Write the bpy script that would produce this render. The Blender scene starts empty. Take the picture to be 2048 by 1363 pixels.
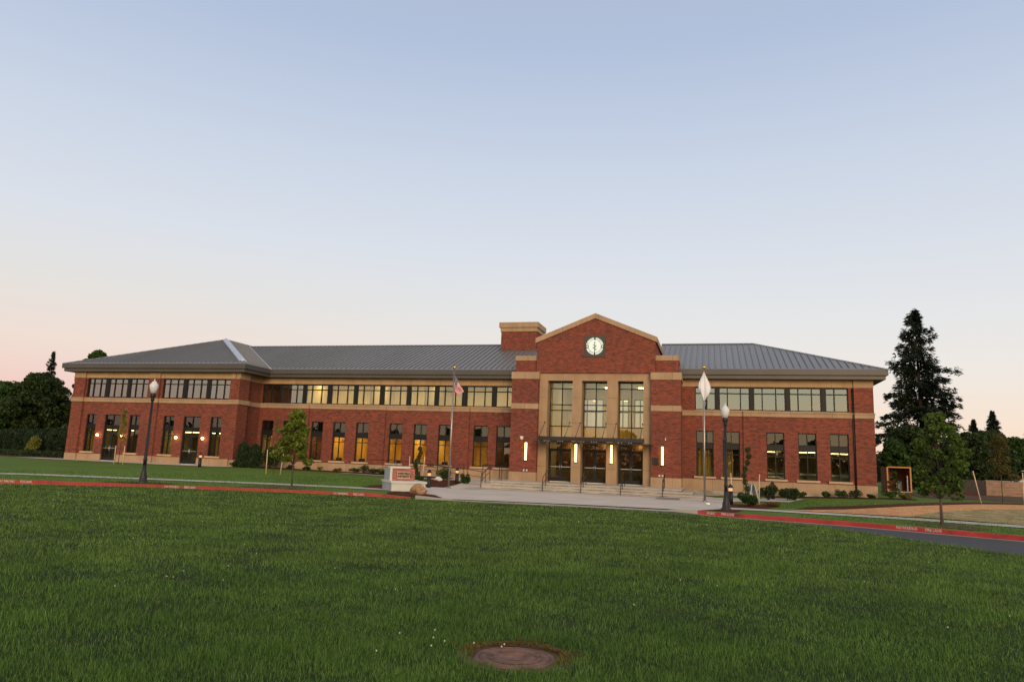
import bpy, bmesh, math, random
import numpy as np
from mathutils import Vector, Matrix
from math import sin, cos, pi, radians
# ------------------------------------------------------------------ camera, sky, sun
sc = bpy.context.scene
W = bpy.data.worlds.new("World"); sc.world = W; W.use_nodes = True
CAM = Vector((0, 0, 1.338))
def make_camera():
    cd = bpy.data.cameras.new('camera'); co = bpy.data.objects.new('camera', cd)
    sc.collection.objects.link(co); sc.camera = co
    p, r, y = radians(9.429642547), radians(2.18093006), radians(15.80854)
    F = Vector((-sin(y)*cos(p), cos(y)*cos(p), sin(p))); R = Vector((cos(y), sin(y), 0)); U = R.cross(F)
    R2 = R*cos(r)+U*sin(r); U2 = U*cos(r)-R*sin(r)
    m = Matrix((R2, U2, -F)).transposed().to_4x4(); m.translation = CAM
    co.matrix_world = m
    cd.sensor_width = 36; cd.lens = 1429.4435/2048*36; cd.clip_start = .1; cd.clip_end = 6000
make_camera()
SUN_AZ = Vector((.42, -1, 0)).normalized(); GLOW_EL = 13.0
def make_world():
    nt = W.node_tree; N = nt.nodes; L = nt.links; N.clear()
    out = N.new('ShaderNodeOutputWorld')
    tc = N.new('ShaderNodeTexCoord'); nrm = N.new('ShaderNodeVectorMath'); nrm.operation = 'NORMALIZE'
    L.new(tc.outputs['Generated'], nrm.inputs[0])
    sep = N.new('ShaderNodeSeparateXYZ'); L.new(nrm.outputs[0], sep.inputs[0])
    def ramp(st):
        n = N.new('ShaderNodeValToRGB'); e = n.color_ramp.elements
        while len(e) < len(st): e.new(.5)
        for i, (p, c) in enumerate(st): e[i].position = p; e[i].color = (*c, 1)
        n.color_ramp.interpolation = 'EASE' if False else 'LINEAR'
        L.new(sep.outputs[2], n.inputs[0]); return n
    def dot(v):
        n = N.new('ShaderNodeVectorMath'); n.operation = 'DOT_PRODUCT'; L.new(nrm.outputs[0], n.inputs[0]); n.inputs[1].default_value = v
        return n.outputs['Value']
    def mapr(s, a, b):
        n = N.new('ShaderNodeMapRange'); n.interpolation_type = 'SMOOTHSTEP'; n.inputs[1].default_value = a; n.inputs[2].default_value = b
        L.new(s, n.inputs[0]); return n.outputs[0]
    def mix(f, a, b):
        n = N.new('ShaderNodeMix'); n.data_type = 'RGBA'; L.new(f, n.inputs[0]); L.new(a, n.inputs[6]); L.new(b, n.inputs[7]); return n.outputs[2]
    hi = [(.276, (.68,.715,.785)), (.386, (.575,.64,.76)), (.53, (.43,.515,.69)), (.75, (.38,.42,.50)), (1, (.42,.44,.48))]
    left = ramp([(0, (.84,.49,.46)), (.06, (.85,.58,.54)), (.12, (.83,.69,.63)), (.19, (.75,.72,.70))]+hi)
    right = ramp([(0, (.94,.68,.50)), (.06, (.90,.74,.62)), (.12, (.83,.775,.73)), (.19, (.755,.76,.775))]+hi)
    west = ramp([(0, (1.5,.85,.42)), (.04, (1.3,1.0,.66)), (.10, (1.05,1.04,.80)), (.2, (.96,.99,.84)), (.386, (.90,.88,.80)), (.53, (.76,.74,.70)), (.75, (.56,.56,.56)), (1, (.42,.44,.48))])
    lr = mapr(dot((.88, .47, 0)), -.45, .75)
    base = mix(lr, left.outputs[0], right.outputs[0])
    col = mix(mapr(dot(tuple(SUN_AZ)), .15, 1.0), base, west.outputs[0])
    bg = N.new('ShaderNodeBackground'); L.new(col, bg.inputs[0]); bg.inputs[1].default_value = .94
    sky = N.new('ShaderNodeTexSky'); sky.sky_type = 'NISHITA'; sky.sun_disc = False
    sky.sun_elevation = radians(1.5); sky.sun_rotation = math.atan2(SUN_AZ.x, SUN_AZ.y)
    bg2 = N.new('ShaderNodeBackground'); L.new(sky.outputs[0], bg2.inputs[0]); bg2.inputs[1].default_value = .02
    add = N.new('ShaderNodeAddShader'); L.new(bg.outputs[0], add.inputs[0]); L.new(bg2.outputs[0], add.inputs[1])
    L.new(add.outputs[0], out.inputs[0])
make_world()
sl = bpy.data.lights.new('west_glow', 'SUN'); sl.energy = 1.9; sl.angle = radians(24); sl.color = (1, .72, .46)  # lamp added for the glow after sunset, raised to warm the ground
so = bpy.data.objects.new('west_glow', sl); sc.collection.objects.link(so)
_d = -(SUN_AZ*cos(radians(GLOW_EL))+Vector((0, 0, sin(radians(GLOW_EL)))))
so.rotation_euler = _d.to_track_quat('-Z', 'Y').to_euler(); so.location = (20, -40, 30)
sc.view_settings.view_transform = 'Standard'; sc.view_settings.look = 'None'
sc.view_settings.exposure = 0.10; sc.view_settings.gamma = 1; sc.view_settings.use_curve_mapping = False
try:
    sc.cycles.use_denoising = True; sc.cycles.max_bounces = 8; sc.cycles.transparent_max_bounces = 12
    sc.cycles.diffuse_bounces = 3; sc.cycles.glossy_bounces = 3; sc.cycles.sample_clamp_indirect = 6
    sc.cycles.caustics_reflective = False; sc.cycles.caustics_refractive = False
except Exception: pass
rng = np.random.default_rng(7); random.seed(7)
COL = sc.collection
# ------------------------------------------------------------------ materials
def newmat(name):
    m = bpy.data.materials.new(name); m.use_nodes = True; nt = m.node_tree
    b = nt.nodes['Principled BSDF']; return m, nt.nodes, nt.links, b
def coords(N, L, scale=(1, 1, 1), geo=True):
    g = N.new('ShaderNodeNewGeometry'); mp = N.new('ShaderNodeMapping'); mp.inputs['Scale'].default_value = scale
    L.new(g.outputs['Position'], mp.inputs[0]); return mp.outputs[0]
def noise(N, L, vec, scale, detail=4, rough=.55):
    n = N.new('ShaderNodeTexNoise'); n.inputs['Scale'].default_value = scale; n.inputs['Detail'].default_value = detail
    n.inputs['Roughness'].default_value = rough; L.new(vec, n.inputs['Vector']); return n.outputs['Fac']
def cramp(N, L, fac, stops):
    n = N.new('ShaderNodeValToRGB'); e = n.color_ramp.elements
    while len(e) < len(stops): e.new(.5)
    for i, (p, c) in enumerate(stops): e[i].position = p; e[i].color = (*c, 1)
    L.new(fac, n.inputs[0]); return n.outputs[0]
def mixc(N, L, f, a, b, mode='MIX'):
    n = N.new('ShaderNodeMix'); n.data_type = 'RGBA'; n.blend_type = mode
    for s, i in ((f, 0), (a, 6), (b, 7)):
        if hasattr(s, 'links'): L.new(s, n.inputs[i])
        else: n.inputs[i].default_value = s if i == 0 else (*s, 1)
    return n.outputs[2]
def bump(N, L, b, h, s=.3, d=.01):
    n = N.new('ShaderNodeBump'); n.inputs['Strength'].default_value = s; n.inputs['Distance'].default_value = d
    L.new(h, n.inputs['Height']); L.new(n.outputs[0], b.inputs['Normal'])
def simple(name, c, rough=.6, metal=0, var=.15, scale=3, spec=.5, bs=0, stretch=(1, 1, 1)):
    m, N, L, b = newmat(name); v = coords(N, L, stretch)
    f = noise(N, L, v, scale)
    lo = tuple(max(0, x*(1-var)) for x in c); hi = tuple(min(1, x*(1+var)) for x in c)
    L.new(cramp(N, L, f, [(.3, lo), (.7, hi)]), b.inputs['Base Color'])
    b.inputs['Roughness'].default_value = rough; b.inputs['Metallic'].default_value = metal; b.inputs['Specular IOR Level'].default_value = spec
    if bs: bump(N, L, b, noise(N, L, v, scale*6), bs)
    return m
def brick_mat(name, c1, c2, mortar, bw=.203, bh=.0677, scale_y=True):
    m, N, L, b = newmat(name)
    g = N.new('ShaderNodeNewGeometry'); s = N.new('ShaderNodeSeparateXYZ'); L.new(g.outputs['Position'], s.inputs[0])
    a = N.new('ShaderNodeMath'); a.operation = 'ADD'; L.new(s.outputs[0], a.inputs[0]); L.new(s.outputs[1], a.inputs[1])
    cv = N.new('ShaderNodeCombineXYZ'); L.new(a.outputs[0], cv.inputs[0]); L.new(s.outputs[2], cv.inputs[1])
    t = N.new('ShaderNodeTexBrick'); L.new(cv.outputs[0], t.inputs['Vector']); t.inputs['Scale'].default_value = 1
    t.inputs['Brick Width'].default_value = bw; t.inputs['Row Height'].default_value = bh; t.inputs['Mortar Size'].default_value = .0055
    t.inputs['Mortar Smooth'].default_value = .2; t.inputs['Bias'].default_value = -.15
    t.inputs['Color1'].default_value = (*c1, 1); t.inputs['Color2'].default_value = (*c2, 1); t.inputs['Mortar'].default_value = (*mortar, 1)
    mp = N.new('ShaderNodeMapping'); mp.inputs['Scale'].default_value = (1.8, 5, 1); L.new(cv.outputs[0], mp.inputs[0])
    n1 = noise(N, L, mp.outputs[0], 1.3, 8, .7)
    n2 = noise(N, L, cv.outputs[0], .22, 4)
    k = cramp(N, L, n1, [(.37, (.66, .69, .76)), (.5, (1, 1, 1)), (.65, (1.2, 1.08, 1.0))])
    k2 = cramp(N, L, n2, [(.3, (.86, .86, .9)), (.7, (1.1, 1.06, 1.02))])
    c = mixc(N, L, 1.0, t.outputs[0], k, 'MULTIPLY'); c = mixc(N, L, 1.0, c, k2, 'MULTIPLY')
    L.new(c, b.inputs['Base Color']); b.inputs['Roughness'].default_value = .85; b.inputs['Specular IOR Level'].default_value = .25
    inv = N.new('ShaderNodeMath'); inv.operation = 'SUBTRACT'; inv.inputs[0].default_value = 1; L.new(t.outputs['Fac'], inv.inputs[1])
    bump(N, L, b, inv.outputs[0], .5, .008)
    return m
M = {}
M['brick'] = brick_mat('brick', (.265, .062, .036), (.105, .039, .031), (.175, .11, .08))
M['signbrick'] = brick_mat('sign_brick', (.42, .10, .06), (.30, .07, .05), (.55, .48, .40), .2, .075)
def precast(name, c, joints=False):
    m, N, L, b = newmat(name); v = coords(N, L)
    f = noise(N, L, v, 1.1, 6, .6); f2 = noise(N, L, v, 40, 2)
    st = coords(N, L, (3, 3, .25)); f3 = noise(N, L, st, 1.5, 4)
    a = cramp(N, L, f, [(.3, tuple(x*.86 for x in c)), (.7, tuple(x*1.1 for x in c))])
    a = mixc(N, L, .35, a, cramp(N, L, f3, [(.35, (.78, .76, .74)), (.6, (1, 1, 1))]), 'MULTIPLY')
    a = mixc(N, L, .25, a, cramp(N, L, f2, [(.3, (.8, .8, .8)), (.7, (1.1, 1.1, 1.1))]), 'MULTIPLY')
    if joints:
        sx = N.new('ShaderNodeSeparateXYZ'); L.new(v, sx.inputs[0]); w = N.new('ShaderNodeMath'); w.operation = 'PINGPONG'; w.inputs[1].default_value = 1.22; L.new(sx.outputs[0], w.inputs[0])
        a = mixc(N, L, 1, a, cramp(N, L, w.outputs[0], [(.006, (.45, .42, .40)), (.014, (1, 1, 1))]), 'MULTIPLY')
    L.new(a, b.inputs['Base Color']); b.inputs['Roughness'].default_value = .85; b.inputs['Specular IOR Level'].default_value = .2
    bump(N, L, b, f2, .15, .004); return m
M['tan'] = precast('tan_precast', (.41, .28, .175), True); M['tan_plain'] = precast('tan_portal', (.40, .27, .165))
M['tan2'] = precast('tan_sill', (.52, .36, .23))
M['frieze'] = precast('frieze_panel', (.45, .30, .175), True)
M['frame'] = simple('bronze_frame', (.011, .010, .010), .55, 0, .2, 2, spec=.3)
M['fascia'] = simple('fascia_metal', (.098, .088, .080), .5, .2, .08, .8, spec=.35)
M['clockpanel'] = simple('clock_panel', (.055, .052, .045), .6, .1, .1, 2)
M['soffit'] = simple('soffit', (.10, .085, .07), .7, 0, .1, 1)
M['roof'] = simple('roof_metal', (.25, .252, .258), .45, .4, .08, .6, stretch=(.5, .15, .15))
M['roofcap'] = simple('roof_cap_metal', (.55, .57, .60), .35, .6, .06, 1)
M['steel'] = simple('painted_steel', (.022, .019, .018), .5, .4, .2, 4)
M['railing'] = simple('rail_steel', (.04, .031, .028), .45, .5, .2, 4)
M['chrome'] = simple('brushed_steel', (.5, .5, .5), .3, 1, .1, 6)
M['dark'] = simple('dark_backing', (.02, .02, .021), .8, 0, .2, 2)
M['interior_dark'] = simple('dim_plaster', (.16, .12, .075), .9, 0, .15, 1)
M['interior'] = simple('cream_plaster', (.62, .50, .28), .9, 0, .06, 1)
M['interior_orange'] = simple('ochre_plaster', (.78, .46, .10), .9, 0, .08, .7)
M['interior_wood'] = simple('brown_panelling', (.20, .085, .035), .6, 0, .3, 2)
M['interior_curtain'] = simple('curtain_cloth', (.42, .27, .07), .9, 0, .2, 5)
M['ceiling'] = simple('ceiling_tile', (.75, .68, .50), .9, 0, .05, 3)
M['carpet'] = simple('carpet', (.10, .08, .06), .95, 0, .2, 6)
def concrete(name, c, stain=.0):
    m, N, L, b = newmat(name); v = coords(N, L)
    f = noise(N, L, v, .6, 6, .6); f2 = noise(N, L, v, 25, 3)
    a = cramp(N, L, f, [(.3, tuple(x*.85 for x in c)), (.7, tuple(x*1.08 for x in c))])
    a = mixc(N, L, .3, a, cramp(N, L, f2, [(.3, (.75, .75, .75)), (.7, (1.1, 1.1, 1.1))]), 'MULTIPLY')
    if stain:
        sv = coords(N, L, (.6, .6, 2.5)); f4 = noise(N, L, sv, 1.9, 6, .75)
        a = mixc(N, L, stain, a, cramp(N, L, f4, [(.42, (.36, .33, .30)), (.56, (1, 1, .98))]), 'MULTIPLY')
    L.new(a, b.inputs['Base Color']); b.inputs['Roughness'].default_value = .85; b.inputs['Specular IOR Level'].default_value = .3
    bump(N, L, b, f2, .15, .004); return m
M['concrete'] = concrete('plaza_concrete', (.65, .56, .47))
M['sidewalk'] = concrete('sidewalk_concrete', (.55, .50, .42))
M['steps'] = concrete('step_concrete', (.52, .47, .40)); M['riser'] = concrete('stained_riser', (.44, .39, .33), .62)
M['asphalt'] = concrete('asphalt', (.070, .070, .075))
M['gutter'] = concrete('gutter_concrete', (.32, .30, .26)); M['paver'] = concrete('dark_paver', (.25, .245, .25))
M['stone'] = concrete('sign_stone', (.62, .60, .55)); M['stoneside'] = concrete('sign_render', (.40, .42, .45))
def redpaint():
    m, N, L, b = newmat('red_kerb_paint'); v = coords(N, L); f = noise(N, L, v, 1.5, 7, .7)
    L.new(cramp(N, L, f, [(.32, (.13, .022, .020)), (.46, (.34, .028, .024)), (.72, (.44, .045, .036))]), b.inputs['Base Color'])
    b.inputs['Roughness'].default_value = .7; return m
M['red'] = redpaint()
M['white_paint'] = simple('white_lettering', (.45, .37, .34), .7, 0, .35, 12)
def groundmat(name, cols, scale=.9, fine=18, bs=.5, stretch=(1, 1, 1)):
    m, N, L, b = newmat(name); v = coords(N, L, stretch)
    f = noise(N, L, v, scale, 8, .65); f2 = noise(N, L, v, fine, 4, .7)
    n = len(cols); a = cramp(N, L, f, [(.25+.5*i/(n-1), c) for i, c in enumerate(cols)])
    a = mixc(N, L, .8, a, cramp(N, L, f2, [(.3, (.5, .5, .5)), (.7, (1.5, 1.5, 1.45))]), 'MULTIPLY')
    L.new(a, b.inputs['Base Color']); b.inputs['Roughness'].default_value = .95; b.inputs['Specular IOR Level'].default_value = .1
    bump(N, L, b, f2, bs, .03); return m
M['lawn'] = groundmat('lawn_soil', [(.020, .032, .009), (.030, .046, .012), (.045, .060, .017)])
M['turf'] = groundmat('far_turf', [(.085, .14, .026), (.11, .175, .03), (.15, .19, .045)], .35, 9, .6)
M['far'] = groundmat('far_ground', [(.03, .05, .015), (.06, .06, .03)], .1, 2, .3)
M['mulch'] = groundmat('bark_mulch', [(.055, .018, .012), (.10, .030, .018), (.14, .05, .03)], 2, 30, .9)
M['dirt'] = groundmat('bare_dirt', [(.09, .055, .035), (.15, .10, .065)], 3, 30, .7)
M['chips'] = groundmat('wood_chips', [(.46, .20, .085), (.68, .34, .15), (.78, .46, .24)], 2.5, 14, 1)
M['dry'] = groundmat('dry_grass', [(.14, .13, .05), (.34, .26, .12), (.55, .42, .22)], 1.6, 9, .9)
def leafmat(name, c1, c2, c3, trans=.35, rough=.6):
    m, N, L, b = newmat(name); g = N.new('ShaderNodeNewGeometry')
    col = cramp(N, L, g.outputs['Random Per Island'], [(0, c1), (.5, c2), (1, c3)])
    pv = coords(N, L); f = noise(N, L, pv, .8, 3)
    col = mixc(N, L, .7, col, cramp(N, L, f, [(.3, (.62, .66, .6)), (.7, (1.35, 1.3, 1.2))]), 'MULTIPLY')
    L.new(col, b.inputs['Base Color']); b.inputs['Roughness'].default_value = rough; b.inputs['Specular IOR Level'].default_value = .3
    tr = N.new('ShaderNodeBsdfTranslucent'); L.new(col, tr.inputs[0]); mx = N.new('ShaderNodeMixShader'); mx.inputs[0].default_value = trans
    L.new(b.outputs[0], mx.inputs[1]); L.new(tr.outputs[0], mx.inputs[2])
    L.new(mx.outputs[0], N['Material Output'].inputs[0]); return m
M['grass'] = leafmat('grass_blade', (.048, .108, .020), (.095, .205, .032), (.24, .37, .085), .42)
M['grass_far'] = leafmat('sunlit_grass_blade', (.060, .12, .020), (.12, .225, .035), (.28, .40, .095), .42)  # lighter copy of grass: brighter light on the far lawn put into colour
M['leaf_dark'] = leafmat('dark_leaves', (.016, .030, .008), (.028, .050, .012), (.052, .080, .018), .25)
M['leaf_mid'] = leafmat('green_leaves', (.020, .045, .008), (.035, .075, .012), (.06, .12, .02), .3)
M['leaf_maple'] = leafmat('maple_leaves', (.075, .12, .014), (.14, .20, .025), (.30, .34, .05), .45)
M['leaf_maple2'] = leafmat('dark_maple_leaves', (.045, .080, .013), (.075, .13, .02), (.15, .21, .038), .42)
M['leaf_yellow'] = leafmat('yellow_leaves', (.14, .15, .02), (.22, .22, .04), (.32, .30, .06), .4)
M['leaf_olive'] = leafmat('olive_leaves', (.07, .06, .015), (.10, .09, .02), (.15, .12, .03), .4)
M['leaf_rust'] = leafmat('rusty_leaves', (.13, .07, .02), (.17, .12, .03), (.20, .19, .05), .4)
M['needle'] = leafmat('fir_needles', (.007, .014, .007), (.012, .022, .010), (.020, .034, .014), .1)
M['thuja'] = leafmat('cedar_foliage', (.010, .024, .008), (.016, .036, .010), (.028, .055, .014), .15)
M['flower'] = simple('clover_white', (.50, .50, .40), .8, 0, .1, 5)
M['bark'] = simple('bark', (.085, .062, .045), .9, 0, .35, 8, bs=.5, stretch=(2, 2, .5))
M['bark_dark'] = simple('dark_bark', (.035, .026, .02), .9, 0, .35, 6, bs=.5)
M['stake'] = simple('stake_wood', (.62, .44, .27), .8, 0, .2, 4, stretch=(3, 3, .5))
M['lamp_iron'] = simple('lamp_cast_iron', (.022, .019, .018), .5, .2, .25, 3)
M['bollard'] = simple('bollard_black', (.012, .012, .013), .5, .2, .2, 3)
M['pole'] = simple('flagpole_aluminium', (.33, .30, .28), .35, .8, .15, 1)
M['gold'] = simple('gold_ball', (.70, .42, .10), .3, 1, .1, 3)
M['wood'] = simple('new_timber', (.50, .23, .09), .7, 0, .2, 3, stretch=(1, 1, 4))
M['redwood'] = simple('red_planks', (.27, .10, .05), .75, 0, .25, 3)
M['cmu'] = brick_mat('block_wall', (.30, .19, .13), (.24, .155, .11), (.40, .31, .25), .40, .20)
M['iron_rust'] = None
M['white'] = simple('white_vehicle_paint', (.72, .74, .78), .3, 0, .05, 1)
M['plastic_white'] = simple('white_plastic', (.65, .63, .60), .4, 0, .05, 1)
M['blue'] = simple('blue_plastic', (.03, .12, .25), .5, 0, .1, 2)
M['black'] = simple('black_letters', (.01, .01, .01), .5, 0, .1, 2)
M['greyboard'] = simple('pale_board', (.50, .52, .52), .6, 0, .2, 5)
def rockmat():
    m, N, L, b = newmat('boulder_rock'); v = coords(N, L); f = noise(N, L, v, 6, 8, .7)
    L.new(cramp(N, L, f, [(.3, (.12, .06, .03)), (.5, (.33, .19, .10)), (.7, (.52, .36, .22))]), b.inputs['Base Color'])
    b.inputs['Roughness'].default_value = .9; bump(N, L, b, f, .8, .05); return m
M['rock'] = rockmat()
def rustmat():
    m, N, L, b = newmat('rusty_cast_iron'); v = coords(N, L); f = noise(N, L, v, 9, 8, .7)
    L.new(cramp(N, L, f, [(.3, (.075, .038, .026)), (.5, (.17, .085, .058)), (.72, (.26, .14, .10))]), b.inputs['Base Color'])
    b.inputs['Roughness'].default_value = .85; bump(N, L, b, f, .6, .01); return m
M['manhole'] = rustmat()
def emis(name, c, s):
    m, N, L, b = newmat(name); N.remove(b); e = N.new('ShaderNodeEmission'); e.inputs[0].default_value = (*c, 1); e.inputs[1].default_value = s
    L.new(e.outputs[0], N['Material Output'].inputs[0]); return m
M['e_ceiling'] = emis('ceiling_lamp_glow', (1, .76, .34), 20)
M['e_ceiling_dim'] = emis('ceiling_lamp_dim', (1, .80, .40), 8.0)
M['e_sconce'] = emis('sconce_glow', (1, .52, .11), 12)
M['e_globe'] = emis('wall_globe_glow', (1, .60, .24), 22)
M['e_bollard'] = emis('bollard_glow', (1, .55, .24), 1.3); M['e_mid'] = emis('pendant_lamp_glow', (1, .78, .36), 9)
M['e_up'] = emis('uplight_glow', (1, .80, .5), 3)
M['e_clock'] = emis('clock_glow', (.86, .86, .66), 1.05)
def glass(name, refl, tint, rough=.004):
    m, N, L, b = newmat(name); N.remove(b)
    t = N.new('ShaderNodeBsdfTransparent'); t.inputs[0].default_value = (*tint, 1)
    g = N.new('ShaderNodeBsdfGlossy'); g.inputs['Roughness'].default_value = rough; g.inputs[0].default_value = (.93, .96, .90, 1)
    fr = N.new('ShaderNodeFresnel'); fr.inputs[0].default_value = 1.5
    a = N.new('ShaderNodeMath'); a.operation = 'ADD'; a.inputs[1].default_value = refl; a.use_clamp = True; L.new(fr.outputs[0], a.inputs[0])
    ge = N.new('ShaderNodeNewGeometry'); fb = N.new('ShaderNodeMath'); fb.operation = 'SUBTRACT'; fb.inputs[0].default_value = 1; L.new(ge.outputs['Backfacing'], fb.inputs[1])
    fm = N.new('ShaderNodeMath'); fm.operation = 'MULTIPLY'; L.new(a.outputs[0], fm.inputs[0]); L.new(fb.outputs[0], fm.inputs[1])
    mx = N.new('ShaderNodeMixShader'); L.new(fm.outputs[0], mx.inputs[0]); L.new(t.outputs[0], mx.inputs[1]); L.new(g.outputs[0], mx.inputs[2])
    L.new(mx.outputs[0], N['Material Output'].inputs[0]); return m
M['glass'] = glass('window_glass', .09, (.86, .87, .80)); M['glass_span'] = glass('spandrel_glass', .06, (.6, .6, .58))
M['glass_refl'] = glass('coated_glass', .25, (.74, .76, .68))
M['glass_door'] = glass('door_glass', .05, (.75, .76, .72))
M['globe_glass'] = simple('frosted_acorn', (.66, .69, .70), .25, 0, .04, 2)
# ------------------------------------------------------------------ mesh helpers
class MB:
    def __init__(s): s.v = []; s.f = []; s.sm = []
    def add(s, vs, fs, smooth=False):
        o = len(s.v); s.v += [tuple(x) for x in vs]; s.f += [tuple(i+o for i in f) for f in fs]; s.sm += [smooth]*len(fs); return s
    def box(s, x0, x1, y0, y1, z0, z1, R=None):
        vs = [(x, y, z) for x in (x0, x1) for y in (y0, y1) for z in (z0, z1)]
        if R: vs = [R(Vector(v)) for v in vs]
        return s.add(vs, [(0, 1, 3, 2), (4, 6, 7, 5), (0, 4, 5, 1), (2, 3, 7, 6), (0, 2, 6, 4), (1, 5, 7, 3)])
    def quad(s, a, b, c, d): return s.add([a, b, c, d], [(0, 1, 2, 3)])
    def lathe(s, prof, n=16, c=(0, 0, 0), caps=True, smooth=True, ripple=0):
        vs = []; fs = []
        for r, z in prof:
            for k in range(n):
                a = 2*pi*k/n; rr = r*(1+(ripple if k % 2 else 0)); vs.append((c[0]+rr*cos(a), c[1]+rr*sin(a), c[2]+z))
        for i in range(len(prof)-1):
            for k in range(n):
                k2 = (k+1) % n; fs.append((i*n+k, i*n+k2, (i+1)*n+k2, (i+1)*n+k))
        s.add(vs, fs, smooth)
        if caps:
            o = len(s.v)-len(vs)
            s.f.append(tuple(o+k for k in reversed(range(n)))); s.sm.append(False)
            s.f.append(tuple(o+(len(prof)-1)*n+k for k in range(n))); s.sm.append(False)
        return s
    def tube(s, pts, rad, n=6, smooth=True):
        pts = [Vector(p) for p in pts]; R = rad if hasattr(rad, '__len__') else [rad]*len(pts)
        vs = []; fs = []
        for i, p in enumerate(pts):
            d = (pts[min(i+1, len(pts)-1)]-pts[max(i-1, 0)])
            d = d.normalized() if d.length > 1e-9 else Vector((0, 0, 1))
            a = d.cross(Vector((0, 0, 1)) if abs(d.z) < .9 else Vector((1, 0, 0))).normalized(); b = d.cross(a)
            for k in range(n):
                t = 2*pi*k/n; vs.append(p+(a*cos(t)+b*sin(t))*R[i])
        for i in range(len(pts)-1):
            for k in range(n):
                k2 = (k+1) % n; fs.append((i*n+k, i*n+k2, (i+1)*n+k2, (i+1)*n+k))
        fs.append(tuple(reversed(range(n)))); fs.append(tuple((len(pts)-1)*n+k for k in range(n)))
        return s.add(vs, fs, smooth)
    def build(s, name, mat, parent=None, **kw):
        me = bpy.data.meshes.new(name); me.from_pydata(s.v, [], s.f); me.validate()
        if any(s.sm) and len(me.polygons) == len(s.sm): me.polygons.foreach_set('use_smooth', s.sm)
        me.materials.append(mat); return link(name, me, parent, **kw)
def link(name, data, parent=None, label=None, cat=None, group=None, kind=None, loc=None):
    o = bpy.data.objects.new(name, data); COL.objects.link(o)
    if parent: o.parent = parent
    if loc is not None: o.location = loc
    tag(o, label, cat, group, kind); return o
def tag(o, label=None, cat=None, group=None, kind=None):
    if label: o['label'] = label
    if cat: o['category'] = cat
    if group: o['group'] = group
    if kind: o['kind'] = kind
    return o
def thing(name, loc, label, cat, group=None, rz=0):
    o = link(name, None, None, label, cat, group); o.location = loc; o.rotation_euler = (0, 0, rz); return o
def copy_tree(o, parent=None):
    c = o.copy(); COL.objects.link(c)
    if parent: c.parent = parent
    for ch in list(o.children): copy_tree(ch, c)
    return c
def npmesh(name, V, F, mat, parent=None, **kw):
    me = bpy.data.meshes.new(name); nv, nf, k = len(V), len(F), F.shape[1]
    me.vertices.add(nv); me.vertices.foreach_set('co', V.astype(np.float32).ravel())
    me.loops.add(nf*k); me.loops.foreach_set('vertex_index', F.astype(np.int32).ravel())
    me.polygons.add(nf); me.polygons.foreach_set('loop_start', np.arange(0, nf*k, k, dtype=np.int32))
    try: me.polygons.foreach_set('loop_total', np.full(nf, k, dtype=np.int32))
    except Exception: pass
    me.update(calc_edges=True); me.materials.append(mat); return link(name, me, parent, **kw)
def unit(a): return a/np.maximum(np.linalg.norm(a, axis=1, keepdims=True), 1e-9)
def leaves(P, size, flat=0., asp=1.6, up=None, jit=.35):
    """one rhombic leaf per point"""
    n = len(P); a = unit(rng.normal(size=(n, 3)) if up is None else np.array(up)[None]*1.0+rng.normal(size=(n, 3))*jit)
    b = rng.normal(size=(n, 3)); b -= a*(a*b).sum(1, keepdims=True); b = unit(b)
    s = (size*(1+rng.uniform(-.4, .4, n)))[:, None]
    V = np.stack([P-a*s*.5, P+b*s*.5/asp, P+a*s*.5, P-b*s*.5/asp], 1).reshape(-1, 3)
    return V, np.arange(4*n).reshape(n, 4)
def ell(n, c, r, shell=.5):
    d = unit(rng.normal(size=(n, 3))); q = rng.uniform(0, 1, n)**(1/3*(1-shell)+.0001)
    return np.array(c)+d*np.array(r)*q[:, None]
def pin(P, poly):
    x, y = P[:, 0], P[:, 1]; ins = np.zeros(len(P), bool); n = len(poly)
    for i in range(n):
        x1, y1 = poly[i]; x2, y2 = poly[(i+1) % n]
        if y1 == y2: continue
        c = ((y1 > y) != (y2 > y)) & (x < (x2-x1)*(y-y1)/(y2-y1)+x1); ins ^= c
    return ins
# ------------------------------------------------------------------ ground levels
CX = [-90, -60, -45, -36, -29.1, -23.7, -18.6, -12.2, -6, -.4, 4.9, 9.5, 15, 22, 35, 60, 90]
CY = [-12, 8, 16.5, 21, 24.0, 26.0, 27.6, 28.9, 30.4, 31.1, 29.5, 27.0, 22.8, 16, 2, -20, -40]
EX = [-60, -45, -34, -27, -23.3, -19.4, -14.3, -9.6, -3.65, -.38, 2.45, 4.6, 6.0, 7.0, 9, 12, 16, 24]
EY = [-4, 6, 13, 17.3, 19.2, 21.7, 23.2, 23.5, 24.3, 23.7, 22.9, 21.3, 20.0, 18.9, 16, 11, 4, -10]
ss = lambda t: (lambda u: u*u*(3-2*u))(np.clip(t, 0, 1))
Cy = lambda X: np.interp(X, CX, CY)
Ey = lambda X: np.interp(X, EX, EY)
zc = lambda X: np.interp(X, [-60, -14, -12, 0, 60], [-.28, -.31, -.43, -.45, -.45])
gb = lambda X: np.interp(X, [-60, -35, -17, -14.5, 0, 3, 9.7, 15, 60], [.06, .06, -.14, -.45, -.45, -.33, -.12, -.05, 0])
def ground(X, Y):
    X = np.asarray(X, float); Y = np.asarray(Y, float)
    t = ss((Y-Cy(X)-.6)/(46.5-Cy(X)-.6)); z = zc(X)+(gb(X)-zc(X))*t
    return z+(.04-gb(X))*ss((Y-48)/14.)
roadz = lambda X: np.interp(X, [-60, -14, -11, -1.5, 0, 60], [-.43, -.46, -.47, -.5, -.6, -.6])
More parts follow.
